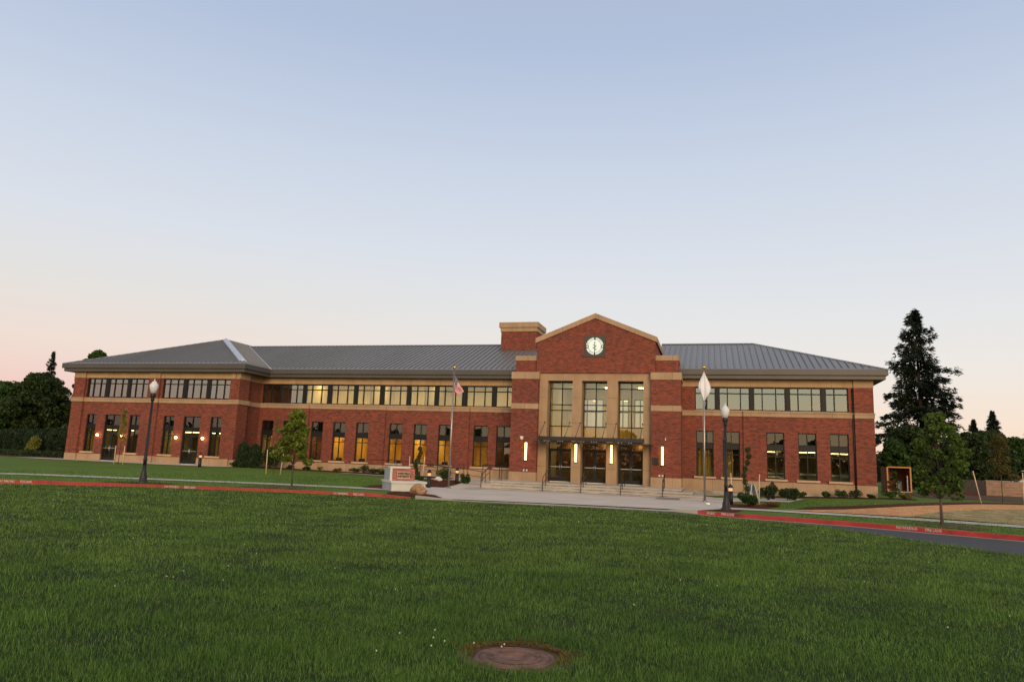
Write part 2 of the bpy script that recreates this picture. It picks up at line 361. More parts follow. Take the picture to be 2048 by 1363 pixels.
def lawnz(X, Y):
    X = np.asarray(X, float); Y = np.asarray(Y, float)
    e = np.interp(X, [-30, -10, 0, 3, 6, 9], [-.10, -.12, -.15, -.2, -.34, -.4])
    return -.05+(e+.05)*ss((Y-3)/np.maximum(Ey(X)-3, 1))
def G(x, y): return float(ground(x, y))
def drape(name, poly, zf, dz, mat, step=1.0, **kw):
    bm = bmesh.new(); vs = [bm.verts.new((x, y, 0)) for x, y in poly]; bm.faces.new(vs)
    xs = [p[0] for p in poly]; ys = [p[1] for p in poly]
    for ax, lo, hi in ((0, min(xs), max(xs)), (1, min(ys), max(ys))):
        k = math.ceil(lo/step)
        while k*step < hi:
            co = Vector((0, 0, 0)); co[ax] = k*step; no = Vector((0, 0, 0)); no[ax] = 1
            bmesh.ops.bisect_plane(bm, geom=bm.verts[:]+bm.edges[:]+bm.faces[:], plane_co=co, plane_no=no, dist=1e-5); k += 1
    bmesh.ops.triangulate(bm, faces=bm.faces[:])
    X = np.array([v.co.x for v in bm.verts]); Y = np.array([v.co.y for v in bm.verts]); Z = zf(X, Y)+dz
    for v, z in zip(bm.verts, Z): v.co.z = z
    bmesh.ops.recalc_face_normals(bm, faces=bm.faces[:])
    if sum(f.normal.z for f in bm.faces) < 0: bmesh.ops.reverse_faces(bm, faces=bm.faces[:])
    me = bpy.data.meshes.new(name); bm.to_mesh(me); bm.free(); me.materials.append(mat)
    return link(name, me, None, **kw)
ST = dict(kind='structure')
def ribbon(name, X, ya, yb, za, zb, mat, **kw):
    b = MB()
    for i in range(len(X)-1):
        b.quad((X[i], ya[i], za[i]), (X[i+1], ya[i+1], za[i+1]), (X[i+1], yb[i+1], zb[i+1]), (X[i], yb[i], zb[i]))
    return b.build(name, mat, **kw)
def build_ground():
    MB().box(-1500, 1500, -1500, 1500, -1.2, -.75).build('ground', M['far'], **ST)
    X = np.arange(-90, 61, 1.0)
    poly = [(float(x), float(Cy(x))+.15) for x in X]+[(60, 120), (-90, 120)]
    drape('back_lawn', poly, ground, 0, M['turf'], 1.0, **ST)
    b = MB().add([(-900, 118, 0.0), (900, 118, 0), (1500, 1500, 0), (-1500, 1500, 0)], [(0, 1, 2, 3)]); b.build('far_field', M['far'], **ST)
    # road
    X = np.arange(-58, 24, .5); rz = roadz(X)
    ribbon('road', X, Ey(X)-.6, Cy(X)-.42, rz+.0, rz, M['asphalt'], **ST)
    ribbon('gutter', X, Cy(X)-.42, Cy(X)+.01, rz+.004, rz+.004, M['gutter'], **ST)
    # front lawn, a fan to its curved edge with a dropping skirt
    b = MB(); X = np.arange(-58, 23.1, .75); T = np.linspace(0, 1, 25)
    def P(x, t):
        ye = float(Ey(x)); xx = x*(.02+.98*t); yy = -6+(ye+6)*t; return (xx, yy, float(lawnz(xx, yy)))
    g = [[P(x, t) for t in T] for x in X]
    for i in range(len(X)):
        x = g[i][-1]; g[i].append((x[0]*1.004, x[1]+.18, x[2]-.10)); g[i].append((x[0]*1.006, x[1]+.3, -.72))
    n = len(g[0])
    b.add([p for c in g for p in c], [(i*n+j, (i+1)*n+j, (i+1)*n+j+1, i*n+j+1) for i in range(len(X)-1) for j in range(n-1)], True)
    b.build('front_lawn', M['lawn'], **ST)
    MB().box(-60, 60, -140, -5.9, -.6, -.06).build('rear_lawn', M['turf'], **ST)
    # kerbs
    def kerb(x0, x1, mat, name, h0=None, h1=None):
        X = np.arange(x0, x1+.01, .4 if x1-x0 > 3 else .2); b = MB()
        for i in range(len(X)-1):
            xa, xb = X[i], X[i+1]
            def sect(x):
                y = float(Cy(x)); z = float(zc(x))+.012; r = float(roadz(x))
                if h0 is not None: z = r+.02+(h0+(h1-h0)*(x-x0)/(x1-x0))
                return [(x, y, r-.1), (x, y, z-.02), (x, y+.02, z), (x, y+.17, z), (x, y+.17, z-.3)]
            a, c = sect(xa), sect(xb)
            for j in range(4): b.quad(a[j], c[j], c[j+1], a[j+1])
        return b.build(name, mat, **ST)
    kerb(-58, -12.2, M['red'], 'kerb'); kerb(-.6, 23.4, M['red'], 'kerb')
    kerb(-12.2, -10.6, M['gutter'], 'kerb_ramp', .14, .03); kerb(-1.8, -.6, M['gutter'], 'kerb_ramp', .03, .13)
    kerb(-10.6, -1.8, M['gutter'], 'flush_kerb', .02, .02)
    # sidewalks
    X = np.arange(-58, -12.9, .5); S = np.interp(X, [-58, -45, -31.8, -23, -20.6, -14.7, -12.9], [12.5, 20.6, 27.6, 30.2, 30.8, 31.7, 32.0])
    ribbon('sidewalk', X, S, S+1.25, ground(X, S)+.025, ground(X, S+1.25)+.025, M['sidewalk'], **ST)
    X = np.arange(.3, 24, .5); S = np.interp(X, [.3, 1.5, 5.5, 8, 11, 16, 24], [33.3, 33.5, 32.7, 31.9, 30.6, 27, 19.5])
    ribbon('sidewalk', X, S, S+1.3, ground(X, S)+.025, ground(X, S+1.3)+.025, M['sidewalk'], **ST)
    # plaza
    xs = np.arange(-12.0, -.5, .6)
    pz = [(float(x), float(Cy(x))+.17) for x in xs]+[(-.55, 31.3), (.35, 33.2), (.55, 35.5), (.5, 38.7), (1.1, 40.3), (3.4, 42.2), (3.3, 44.2), (.2, 45.2), (-.5, 46.8), (-17.5, 49.7), (-17.6, 46.2), (-16.0, 46.2), (-15.3, 42.5), (-14.7, 38.8), (-15.6, 36.9), (-13.4, 33.3), (-13.0, 31.6)]
    drape('plaza', pz, ground, .026, M['concrete'], 1.0, **ST)
    drape('paver_band', [(-12.6, 41.35), (-2.3, 41.35), (-2.3, 41.62), (-12.6, 41.62)], ground, .034, M['paver'], **ST)
    drape('paver_band', [(-3.0, 39.6), (-1.7, 39.6), (-1.75, 42.0), (-2.9, 42.0)], ground, .038, M['paver'], **ST)
    drape('paver_band', [(-13.9, 39.4), (-13.3, 39.4), (-12.6, 42.0), (-13.2, 42.0)], ground, .034, M['paver'], **ST)
    drape('terrace', [(-53.5, 44.9), (-50, 44.5), (-44, 44.0), (-38.8, 43.4), (-34.2, 44.2), (-33.9, 45.6), (-34.3, 46.7), (-53.0, 46.7)], ground, .025, M['concrete'], **ST)
    drape('garden_path', [(-25.5, 46.2), (-17.2, 44.6), (-16.6, 45.9), (-25.5, 47.0)], ground, .028, M['sidewalk'], **ST)
    drape('side_slab', [(2.2, 41.5), (3.9, 41.2), (5.0, 44.6), (2.8, 45.1)], ground, .03, M['concrete'], **ST)
    # beds
    drape('mulch_bed', [(-16.9, 33.0), (-13.1, 33.05), (-13.3, 34.2), (-15.6, 37.0), (-14.75, 38.9), (-15.4, 42.5), (-16.0, 46.1), (-17.6, 46.1), (-18.2, 42), (-16.8, 38.5), (-17.3, 35)], ground, .02, M['mulch'], **ST)
    drape('mulch_bed', [(-13.7, 29.2), (-12.4, 29.4), (-11.3, 29.9), (-12.3, 31.5), (-13.6, 31.7), (-14.3, 31.0)], ground, .028, M['mulch'], **ST)
    drape('mulch_bed', [(.6, 34.9), (2.2, 35.0), (3.2, 37.5), (2.4, 38.6), (.8, 38.2)], ground, .02, M['mulch'], **ST)
    drape('mulch_bed', [(-.4, 32.0), (.9, 31.4), (1.2, 32.9), (0, 33.1)], ground, .016, M['mulch'], **ST)
    drape('mulch_bed', [(7.3, 29.3), (8.6, 28.4), (9.4, 29.2), (9.0, 30.8), (7.6, 31.2), (6.9, 30.5)], ground, .016, M['dirt'], **ST)
    drape('mulch_bed', [(-25.7, 25.9), (-23.2, 26.8), (-23.0, 27.6), (-24.4, 27.9), (-25.6, 27.2)], ground, .016, M['mulch'], **ST)
    drape('mulch_bed', [(-20.6, 28.0), (-17.6, 28.5), (-17.5, 30.2), (-18.9, 30.8), (-20.4, 30.2)], ground, .016, M['dirt'], **ST)
    drape('mulch_bed', [(-33.8, 47.3), (-17.4, 48.0), (-17.4, 49.8), (-33.8, 49.8)], ground, .02, M['mulch'], **ST)
    drape('mulch_bed', [(3.2, 47.0), (11.5, 47.2), (11.8, 49.4), (3.2, 49.0)], ground, .02, M['mulch'], **ST)
    drape('mulch_bed', [(-72, 49.4), (-53.2, 46.6), (-51.2, 47.4), (-51.2, 56), (-72, 58)], ground, .02, M['mulch'], **ST)
    drape('mulch_bed', [(3.6, 36.0), (6.0, 36.6), (9, 39.6), (13.6, 43.8), (19, 46.6), (24, 44.8), (24, 47.8), (17.5, 49), (13, 46.0), (8, 41), (4.6, 38.0)], ground, .018, M['mulch'], **ST)
    drape('wood_chip_bed', [(3.0, 34.8), (5.6, 34.3), (8.5, 33.6), (13, 36.9), (18, 40.5), (24, 41), (24, 45.2), (19, 46.9), (13.6, 44.1), (9, 39.9), (6.0, 36.9)], ground, .03, M['chips'], **ST)
    drape('dry_grass_patch', [(8.0, 33.9), (10.5, 32.2), (14, 30.2), (18, 27), (26, 20), (28, 40), (23, 43.0), (17.5, 42.3), (12.2, 39.4), (9.2, 36.2)], ground, .042, M['dry'], **ST)
    drape('dirt_patch', [(12.8, 52), (24, 49.5), (34, 48), (38, 62), (14, 62)], ground, .02, M['dirt'], **ST)
build_ground()
# ------------------------------------------------------------------ the building
BLD = thing('brick_building', (-20, 50, 0), 'long two-storey red brick building with tan bands, grey metal roof and gabled entrance', 'building')
BLD.location = (0, 0, 0)
def part(b, name, mat, parent=None, **kw): return b.build(name, mat, parent or BLD, **kw)
def wallX(x0, x1, z0, z1, y, t, holes):
    """wall facing -Y with rectangular openings and their reveals"""
    b = MB(); xs = sorted({x0, x1, *[h[0] for h in holes], *[h[1] for h in holes]}); zs = sorted({z0, z1, *[h[2] for h in holes], *[h[3] for h in holes]})
    xs = [x for x in xs if x0 <= x <= x1]; zs = [z for z in zs if z0 <= z <= z1]
    for i in range(len(xs)-1):
        for j in range(len(zs)-1):
            cx, cz = (xs[i]+xs[i+1])/2, (zs[j]+zs[j+1])/2
            if any(h[0] < cx < h[1] and h[2] < cz < h[3] for h in holes): continue
            b.quad((xs[i], y, zs[j]), (xs[i+1], y, zs[j]), (xs[i+1], y, zs[j+1]), (xs[i], y, zs[j+1]))
            b.quad((xs[i], y+t, zs[j]), (xs[i], y+t, zs[j+1]), (xs[i+1], y+t, zs[j+1]), (xs[i+1], y+t, zs[j]))
    for a, c, d, e in holes:
        e2 = min(e, z1); d2 = max(d, z0)
        b.quad((a, y, d2), (a, y, e2), (a, y+t, e2), (a, y+t, d2)); b.quad((c, y, d2), (c, y+t, d2), (c, y+t, e2), (c, y, e2))
        if e < z1: b.quad((a, y, e), (c, y, e), (c, y+t, e), (a, y+t, e))
        if d > z0: b.quad((a, y, d), (a, y+t, d), (c, y+t, d), (c, y, d))
    for X in (x0, x1): b.quad((X, y, z0), (X, y+t, z0), (X, y+t, z1), (X, y, z1))
    b.quad((x0, y, z1), (x1, y, z1), (x1, y+t, z1), (x0, y+t, z1))
    return b
PANE = {}
def pane(w, h, mat):
    k = (round(w, 2), round(h, 2), mat.name)
    if k not in PANE:
        b = MB().box(0, k[0], 0, .008, 0, k[1]); me = bpy.data.meshes.new('pane'); me.from_pydata(b.v, [], b.f); me.materials.append(mat); PANE[k] = me
    return PANE[k]
def window(x0, x1, z0, z1, y, cols, rows, gl, solid=(), bar=.055, gls=None, name='window', sill=False, sillw=.14, lab=None):
    """cols/rows: fractions of inner divisions; solid: row indices that are opaque panels"""
    f = MB(); X = [x0]+[x0+(x1-x0)*c for c in cols]+[x1]; Z = [z0]+[z0+(z1-z0)*r for r in rows]+[z1]
    h = bar/2
    f.box(x0, x0+bar, y-.05, y+.07, z0, z1); f.box(x1-bar, x1, y-.05, y+.07, z0, z1)
    f.box(x0+bar, x1-bar, y-.05, y+.07, z0, z0+bar); f.box(x0+bar, x1-bar, y-.05, y+.07, z1-bar, z1)
    for c in X[1:-1]: f.box(c-h, c+h, y-.045, y+.065, z0+bar, z1-bar)
    xs = [x0+bar]+[q for c in X[1:-1] for q in (c-h, c+h)]+[x1-bar]
    for r in Z[1:-1]:
        for i in range(0, len(xs), 2): f.box(xs[i], xs[i+1], y-.042, y+.062, r-h, r+h)
    for s in solid:
        for i in range(0, len(xs), 2): f.box(xs[i], xs[i+1], y-.02, y+.04, Z[s]+h, Z[s+1]-h)
    o = f.build(name, M['frame'], BLD)
    if lab: o['label'] = lab
    zs = [z0+bar]+[q for r in Z[1:-1] for q in (r-h, r+h)]+[z1-bar]
    for j in range(len(Z)-1):
        if j in solid: continue
        for i in range(len(X)-1):
            g = gl if gls is None else gls.get(j, gl)
            w_, h_ = xs[2*i+1]-xs[2*i], zs[2*j+1]-zs[2*j]
            p = link('pane', pane(w_, h_, g), o, loc=(xs[2*i], y+.012, zs[2*j])); p.rotation_euler = (random.gauss(0, .0035), 0, random.gauss(0, .003))
    if sill: MB().box(x0-sillw, x1+sillw, y-.27, y-.055, z0-.13, z0).build('sill', M['tan2'], o)
    return o
YA, YB, YD, YC = 46.63, 49.86, 49.10, 46.80
XAL, XAS = -50.1, -34.86
Zb, Z1, Z2 = .58, 4.70, 5.03        # base top, belt
ZW0, ZW1 = .76, 3.707; ZU0, ZU1 = 5.067, 6.558; ZS = 7.09; ZR = 7.67
SL = .392
R1, R2 = [.51, .62, .72], None
lowrows = [.49, .615, .735]         # lower glass | transom | spandrel | top glass
A_low = [(-48.60, -47.60), (-44.37, -43.38), (-41.14, -40.14), (-36.83, -35.82)]
A_door = [(-46.77, -45.25), (-39.28, -37.74)]
A_up = [(-48.94, -42.97), (-41.55, -35.38)]
B_low = [(-34.57, -33.5), (-32.62, -31.56), (-30.11, -29.09), (-28.21, -27.15), (-26.25, -25.18), (-23.47, -22.39), (-21.48, -20.41), (-19.51, -18.43), (-16.77, -15.65), (-15.03, -13.93)]
D_low = [(-1.02, .08), (.66, 1.73), (3.36, 4.44), (5.26, 6.35), (7.13, 8.23)]
def wings():
    T = .35
    # left wing
    holes = [(a, b, ZW0, ZW1) for a, b in A_low]+[(a, b, .08, ZW1) for a, b in A_door]
    part(wallX(XAL, XAS, Zb, Z1, YA, T, holes), 'wall', M['brick'])
    part(wallX(XAL, XAS, Z2, 6.62, YA, T, [(a, b, ZU0, 6.62) for a, b in A_up]), 'wall', M['brick'])
    part(wallX(XAL, XAS, -.5, Zb, YA-.03, T, [(a, b, .08, Zb+1) for a, b in A_door]), 'base_course', M['tan'])
    for a, b in ((XAL-.05, -49.05), (-42.75, -41.75), (-35.25, XAS)):
        d = 1.1 if b > -40 and b > -35 else .0
        y1 = YA-.002
        part(MB().box(a, b, YA-.16, y1, Zb, Z1), 'pilaster', M['brick']); part(MB().box(a, b, YA-.16, y1, Z2, 6.62), 'pilaster', M['brick'])
        part(MB().box(a-.01, b+.01, YA-.19, YA-.032, -.5, Zb+.002), 'pilaster_base', M['tan'])
        part(MB().box(a-.012, b+.012, YA-.20, YA-.002, 6.621, ZS+.05), 'pilaster_cap', M['tan'])
    part(MB().box(XAS+.003, -34.45, YA-.16, 47.7, Zb, Z1).box(XAS+.003, -34.45, YA-.16, 47.7, Z2, 6.62), 'pilaster', M['brick'])
    part(MB().box(XAS+.003, -34.44, YA-.03, 47.72, -.5, Zb), 'pilaster_base', M['tan'])
    # side return wall of the left wing
    def wallY(x, y0, y1, z0, z1, t, m, n): part(MB().box(x-t, x, y0, y1, z0, z1), n, M[m])
    wallY(XAS, YA+.36, YB+3, Zb, Z1, .3, 'brick', 'wall'); wallY(XAS, YA+.36, YB+3, Z2, 6.62, .3, 'brick', 'wall')
    wallY(XAS+.03, YA+.36, YB-.03, -.5, Zb, .3, 'tan', 'base_course')
    wallY(XAL+.3, YA+.36, 70, Zb, 6.62, .3, 'brick', 'wall'); wallY(XAL+.32, YA+.36, 70, -.5, Zb, .3, 'tan', 'base_course')
    # belts (stepping with the pilasters) and friezes
    belt = MB()
    for x0, x1, dy in ((XAL-.12, -49.0, .22), (-49.0, -42.8, .06), (-42.8, -41.7, .22), (-41.7, -35.3, .06), (-35.3, -34.36, .22)):
        belt.box(x0, x1, YA-dy, YA+.34, Z1, Z2-.09).box(x0, x1, YA-dy-.04, YA+.34, Z2-.09, Z2)
    belt.box(XAS-.2, -34.36, YA+.341, 47.78, Z1, Z2); belt.box(XAS-.2, XAS+.06, 47.78, YB-.06, Z1, Z2)
    part(belt, 'belt_course', M['tan'])
    part(MB().box(XAL, XAS+.06, YA-.06, YA+.34, 6.622, ZS+.04).box(XAS-.2, XAS+.06, YA+.341, YB-.001, 6.622, ZS+.04), 'frieze', M['frieze'])
    part(MB().box(XAS+.061, -34.43, YA-.16, 47.72, 6.622, ZS+.04), 'pilaster_cap', M['tan'])
    # middle wing
    x0, x1 = XAS+.0, -13.0
    part(wallX(x0, x1, Zb, Z1, YB, T, [(a, b, ZW0, ZW1) for a, b in B_low]), 'wall', M['brick'])
    part(wallX(x0, x1, Z2, 6.62, YB, T, [(-34.75, -13.4, ZU0, 6.62)]), 'wall', M['brick'])
    part(MB().box(x0, x1, YB-.03, YB+.3, -.6, Zb), 'base_course', M['tan'])
    part(MB().box(x0+.0, x1, YB-.05, YB+.3, 6.622, ZS+.04), 'frieze', M['frieze'])
    belt = MB(); pil = [(-31.35, -30.35), (-24.9, -23.8), (-18.15, -17.1)]; e = x0+.06
    for a, b in pil+[(x1, None)]:
        belt.box(e, a, YB-.05, YB+.3, Z1, Z2-.09).box(e, a, YB-.09, YB+.3, Z2-.09, Z2)
        if b is None: break
        belt.box(a, b, YB-.17, YB+.3, Z1, Z2-.09).box(a, b, YB-.21, YB+.3, Z2-.09, Z2); e = b
        part(MB().box(a, b, YB-.12, YB-.002, Zb, Z1), 'pilaster', M['brick']); part(MB().box(a-.01, b+.01, YB-.15, YB-.032, -.6, Zb+.002), 'pilaster_base', M['tan'])
    part(belt, 'belt_course', M['tan'])
    # right wing
    x0, x1 = -2.2, 9.69
    part(wallX(x0, x1, Zb, Z1, YD, T, [(a, b, ZW0, ZW1) for a, b in D_low]), 'wall', M['brick'])
    part(wallX(x0, x1, Z2, 6.62, YD, T, [(-1.10, 8.30, ZU0, 6.62)]), 'wall', M['brick'])
    part(MB().box(x0, x1, YD-.03, YD+.3, -.12, Zb), 'base_course', M['tan'])
    part(MB().box(x0, x1, YD-.045, YD+.3, -.8, -.12), 'foundation', M['riser'])
    part(MB().box(x0, x1, YD-.05, YD+.3, 6.622, ZS+.04), 'frieze', M['frieze'])
    belt = MB(); pil = [(1.95, 2.85), (8.6, 9.72)]; e = x0
    for a, b in pil:
        belt.box(e, a, YD-.05, YD+.3, Z1, Z2-.09).box(e, a, YD-.09, YD+.3, Z2-.09, Z2)
        belt.box(a, b+.03, YD-.17, YD+.3, Z1, Z2-.09).box(a, b+.05, YD-.21, YD+.3, Z2-.09, Z2); e = b+.03
        part(MB().box(a, b, YD-.12, YD-.002, Zb, Z1), 'pilaster', M['brick']); part(MB().box(a-.01, b+.01, YD-.15, YD-.032, -.12, Zb+.002), 'pilaster_base', M['tan'])
    part(MB().box(8.6, 9.72, YD-.12, YD-.002, Z2, 6.62), 'pilaster', M['brick']); part(MB().box(8.59, 9.74, YD-.14, YD-.052, 6.621, ZS+.04), 'pilaster_cap', M['tan'])
    belt.box(9.4, 9.78, YD+.3, 66, Z1, Z2); part(belt, 'belt_course', M['tan'])
    part(MB().box(9.42, 9.70, YD+.36, 66, Zb, 6.62), 'wall', M['brick']); part(MB().box(9.4, 9.73, YD+.31, 66, -.6, Zb), 'base_course', M['tan'])
    part(MB().box(9.4, 9.75, YD+.31, 66, 6.622, ZS+.04), 'frieze', M['frieze'])
    part(MB().tube([(8.52, YD-.06, -.2), (8.52, YD-.06, 6.6)], .035, 8), 'shadow_line', M['steel'])  # dark tube standing in for the line of shade beside the pilaster
wings()
def openings():
    g, gr = M['glass'], M['glass_refl']
    for a, b in A_low: window(a, b, ZW0, ZW1, YA+.14, [.5], lowrows, g, (2,), sill=True, gls={3: M['glass_span']})
    for a, b in B_low: window(a, b, ZW0, ZW1, YB+.14, [.5], lowrows, g, (2,), sill=True, gls={3: M['glass_span']})
    for a, b in D_low: window(a, b, ZW0, ZW1, YD+.14, [.5], lowrows, g, (2,), sill=True, gls={3: M['glass_span']})
    for u in ((-48.94, -47.13), (-46.86, -44.98), (-44.78, -42.97), (-41.55, -39.66), (-39.39, -37.49), (-37.27, -35.38)):
        window(u[0], u[1], ZU0, 6.60, YA+.12, [.31, .69], [.73], gr, bar=.07)
    for a, b in ((-47.13, -46.86), (-44.98, -44.78), (-39.66, -39.39), (-37.49, -37.27)): part(MB().box(a, b, YA+.06, YA+.24, ZU0, 6.60), 'mullion', M['frame'])
    UB = [(-34.72, -33.2), (-33.08, -31.09), (-30.88, -28.9), (-28.64, -26.63), (-26.41, -24.42), (-24.16, -22.19), (-21.96, -19.93), (-19.71, -17.75), (-17.46, -15.44), (-15.2, -13.45)]
    for i, u in enumerate(UB):
        window(u[0], u[1], ZU0, 6.60, YB+.12, [.5] if i in (0, 9) else [.28, .70], [.73], gr if i in (1,) else M['glass_up'], bar=.07)
        if i: part(MB().box(UB[i-1][1], u[0], YB+.05, YB+.24, ZU0, 6.60), 'mullion', M['frame'])
    UD = [(-1.10, .24), (.44, 2.39), (2.60, 4.59), (4.80, 6.73), (6.94, 8.30)]
    for i, u in enumerate(UD):
        window(u[0], u[1], ZU0, 6.60, YD+.12, [.58] if i == 0 else [.4] if i == 4 else [.28, .70], [.73], gr, bar=.07)
        if i: part(MB().box(UD[i-1][1], u[0], YD+.05, YD+.24, ZU0, 6.60), 'mullion', M['frame'])
    part(MB().box(-34.75, -13.4, YB-.12, YB+.05, ZU0-.055, ZU0-.005), 'sill_strip', M['tan2'])
    part(MB().box(-1.10, 8.30, YD-.12, YD+.05, ZU0-.055, ZU0-.005), 'sill_strip', M['tan2'])
def doorset(x0, x1, z0, zd, z1, y, rows, cols=(.5,)):
    """glazed upper light above a pair of glazed leaves"""
    window(x0, x1, zd, z1, y, list(cols), rows, M['glass'], gls={len(rows): M['glass_span']} if len(rows) > 1 else None, solid=(1,) if len(rows) > 1 else ())
    for q in (x0, x1-.06): part(MB().box(q, q+.06, y-.05, y+.07, z0, zd-.001), 'door_jamb', M['frame'])
    part(MB().box(x0+.06, x1-.06, y-.12, y+.06, z0-.05, z0+.02), 'threshold', M['plastic_white'])
    xm = (x0+x1)/2; z = z0+.025
    for a, c, s in ((x0+.062, xm-.003, 1), (xm+.003, x1-.062, -1)):
        f = MB().box(a, a+.10, y-.03, y+.03, z, zd-.005).box(c-.10, c, y-.03, y+.03, z, zd-.005)
        f.box(a+.1, c-.1, y-.03, y+.03, z, z+.26).box(a+.1, c-.1, y-.03, y+.03, zd-.12, zd-.005)
        d = part(f, 'door', M['frame'])
        link('pane', pane(c-a-.2, zd-.12-z-.26, M['glass_door']), d, loc=(a+.1, y, z+.26))
        hx = c-.05 if s > 0 else a+.05
        MB().tube([(hx, y-.03, z+.75), (hx, y-.09, z+.78), (hx, y-.09, z+1.12), (hx, y-.03, z+1.15)], .016, 6).build('handle', M['chrome'], d)
        MB().box(a+.1, c-.1, y-.075, y-.045, z+.93, z+.98).build('push_bar', M['chrome'], d)
M['glass_up'] = glass('upper_glass', .13, (.84, .85, .78))
openings()
for a, b in A_door: doorset(a, b, .09, 2.25, ZW1, YA+.14, [.27, .42])
def entrance():
    T = .5
    # towers
    for x0, x1 in ((-13.12, -11.28), (-3.77, -1.91)):
        part(MB().box(x0, x1, YC, 50.5, Zb, 4.78), 'tower_wall', M['brick'])
        part(MB().box(x0, x1, YC, 50.5, 5.14, 6.795), 'tower_wall', M['brick'])
        part(MB().box(x0-.02, x1+.02, YC-.025, 50.5, -.5, Zb), 'base_course', M['tan'])
        part(MB().box(x0-.02, x1+.02, YC-.025, 50.5, 4.78, 5.14), 'tower_band', M['tan'])
        part(MB().box(x0-.05, x1+.05, YC-.06, 50.5, 6.795, 7.27), 'tower_band', M['tan'])
    for x0, x1 in ((-13.04, -11.51), (-3.53, -2.08)):
        part(MB().box(x0, x1, 47.32, 51.5, 7.27, 8.12), 'upper_block', M['brick']); part(MB().box(x0-.03, x1+.03, 47.28, 51.55, 8.12, 8.46), 'block_cap', M['tan'])
    # stone portal with three tall openings
    yp = 47.2; O = [(-10.71, -9.01), (-8.38, -6.69), (-5.99, -4.31)]
    part(wallX(-11.279, -3.771, -.02, 7.25, yp, .98, [(a, b, -.02, 6.74) for a, b in O]), 'portal', M['tan_plain'])
    jt = MB()
    for x in (-11.1, -8.7, -6.34, -4.0):
        for z in (1.0, 3.9, 5.6): jt.box(x-.28, x+.28, yp-.006, yp-.001, z, z+.012)
    part(jt, 'joint', M['steel'])
    for a, b in O:
        window(a, b, 2.74, 6.74, 48.05, [.5], [.245, .515, .61, .885], M['glass_lobby'], bar=.06)
        part(MB().box(a+.06, b-.06, 48.03, 48.09, 2.62, 2.739), 'transom_bar', M['frame'])
        doorset(a, b, .03, 2.16, 2.62, 48.05, [])
    # gable
    xc, xl, xr, y0 = -7.52, -11.50, -3.54, 47.05
    ze, za = 9.34, 10.96
    pr = [(xl, 7.255), (xr, 7.255), (xr, ze), (xc, za), (xl, ze)]
    b = MB(); n = 5; vs = [(x, y0, z) for x, z in pr]+[(x, 58, z) for x, z in pr]
    b.add(vs, [tuple(range(5)), tuple(reversed(range(5, 10)))]+[(i, i+5, (i+1) % 5+5, (i+1) % 5) for i in range(5)]); part(b, 'gable', M['brick'])
    def cope(xa, za_, xb, zb_, up):
        vs = [(xa, za_), (xb, zb_), (xb, zb_+up), (xa, za_+up)]
        return MB().add([(x, 46.96, z) for x, z in vs]+[(x, 58.1, z) for x, z in vs], [(0, 1, 2, 3), (7, 6, 5, 4), (0, 4, 5, 1), (1, 5, 6, 2), (2, 6, 7, 3), (3, 7, 4, 0)])
    sl = (za-ze)/(xc-xl)
    part(cope(xl-.12, ze-.12*sl, xc, za, .34), 'coping', M['tan']); part(cope(xc, za, xr+.12, ze-.12*sl, .34), 'coping', M['tan'])
    # chimney-like block on the roof
    part(MB().box(-16.5, -13.55, 55.0, 57.6, 8.6, 11.6), 'roof_block', M['brick']); part(MB().box(-16.56, -13.49, 54.94, 57.66, 11.6, 11.93), 'block_cap', M['tan'])
    part(MB().box(-16.66, -13.39, 54.84, 57.76, 11.93, 12.35), 'block_cap', M['tan']); part(MB().box(-16.6, -13.45, 54.85, 54.995, 9.7, 10.02), 'flashing', M['fascia'])
M['glass_lobby'] = glass('lobby_glass', .13, (.86, .88, .78))
entrance()
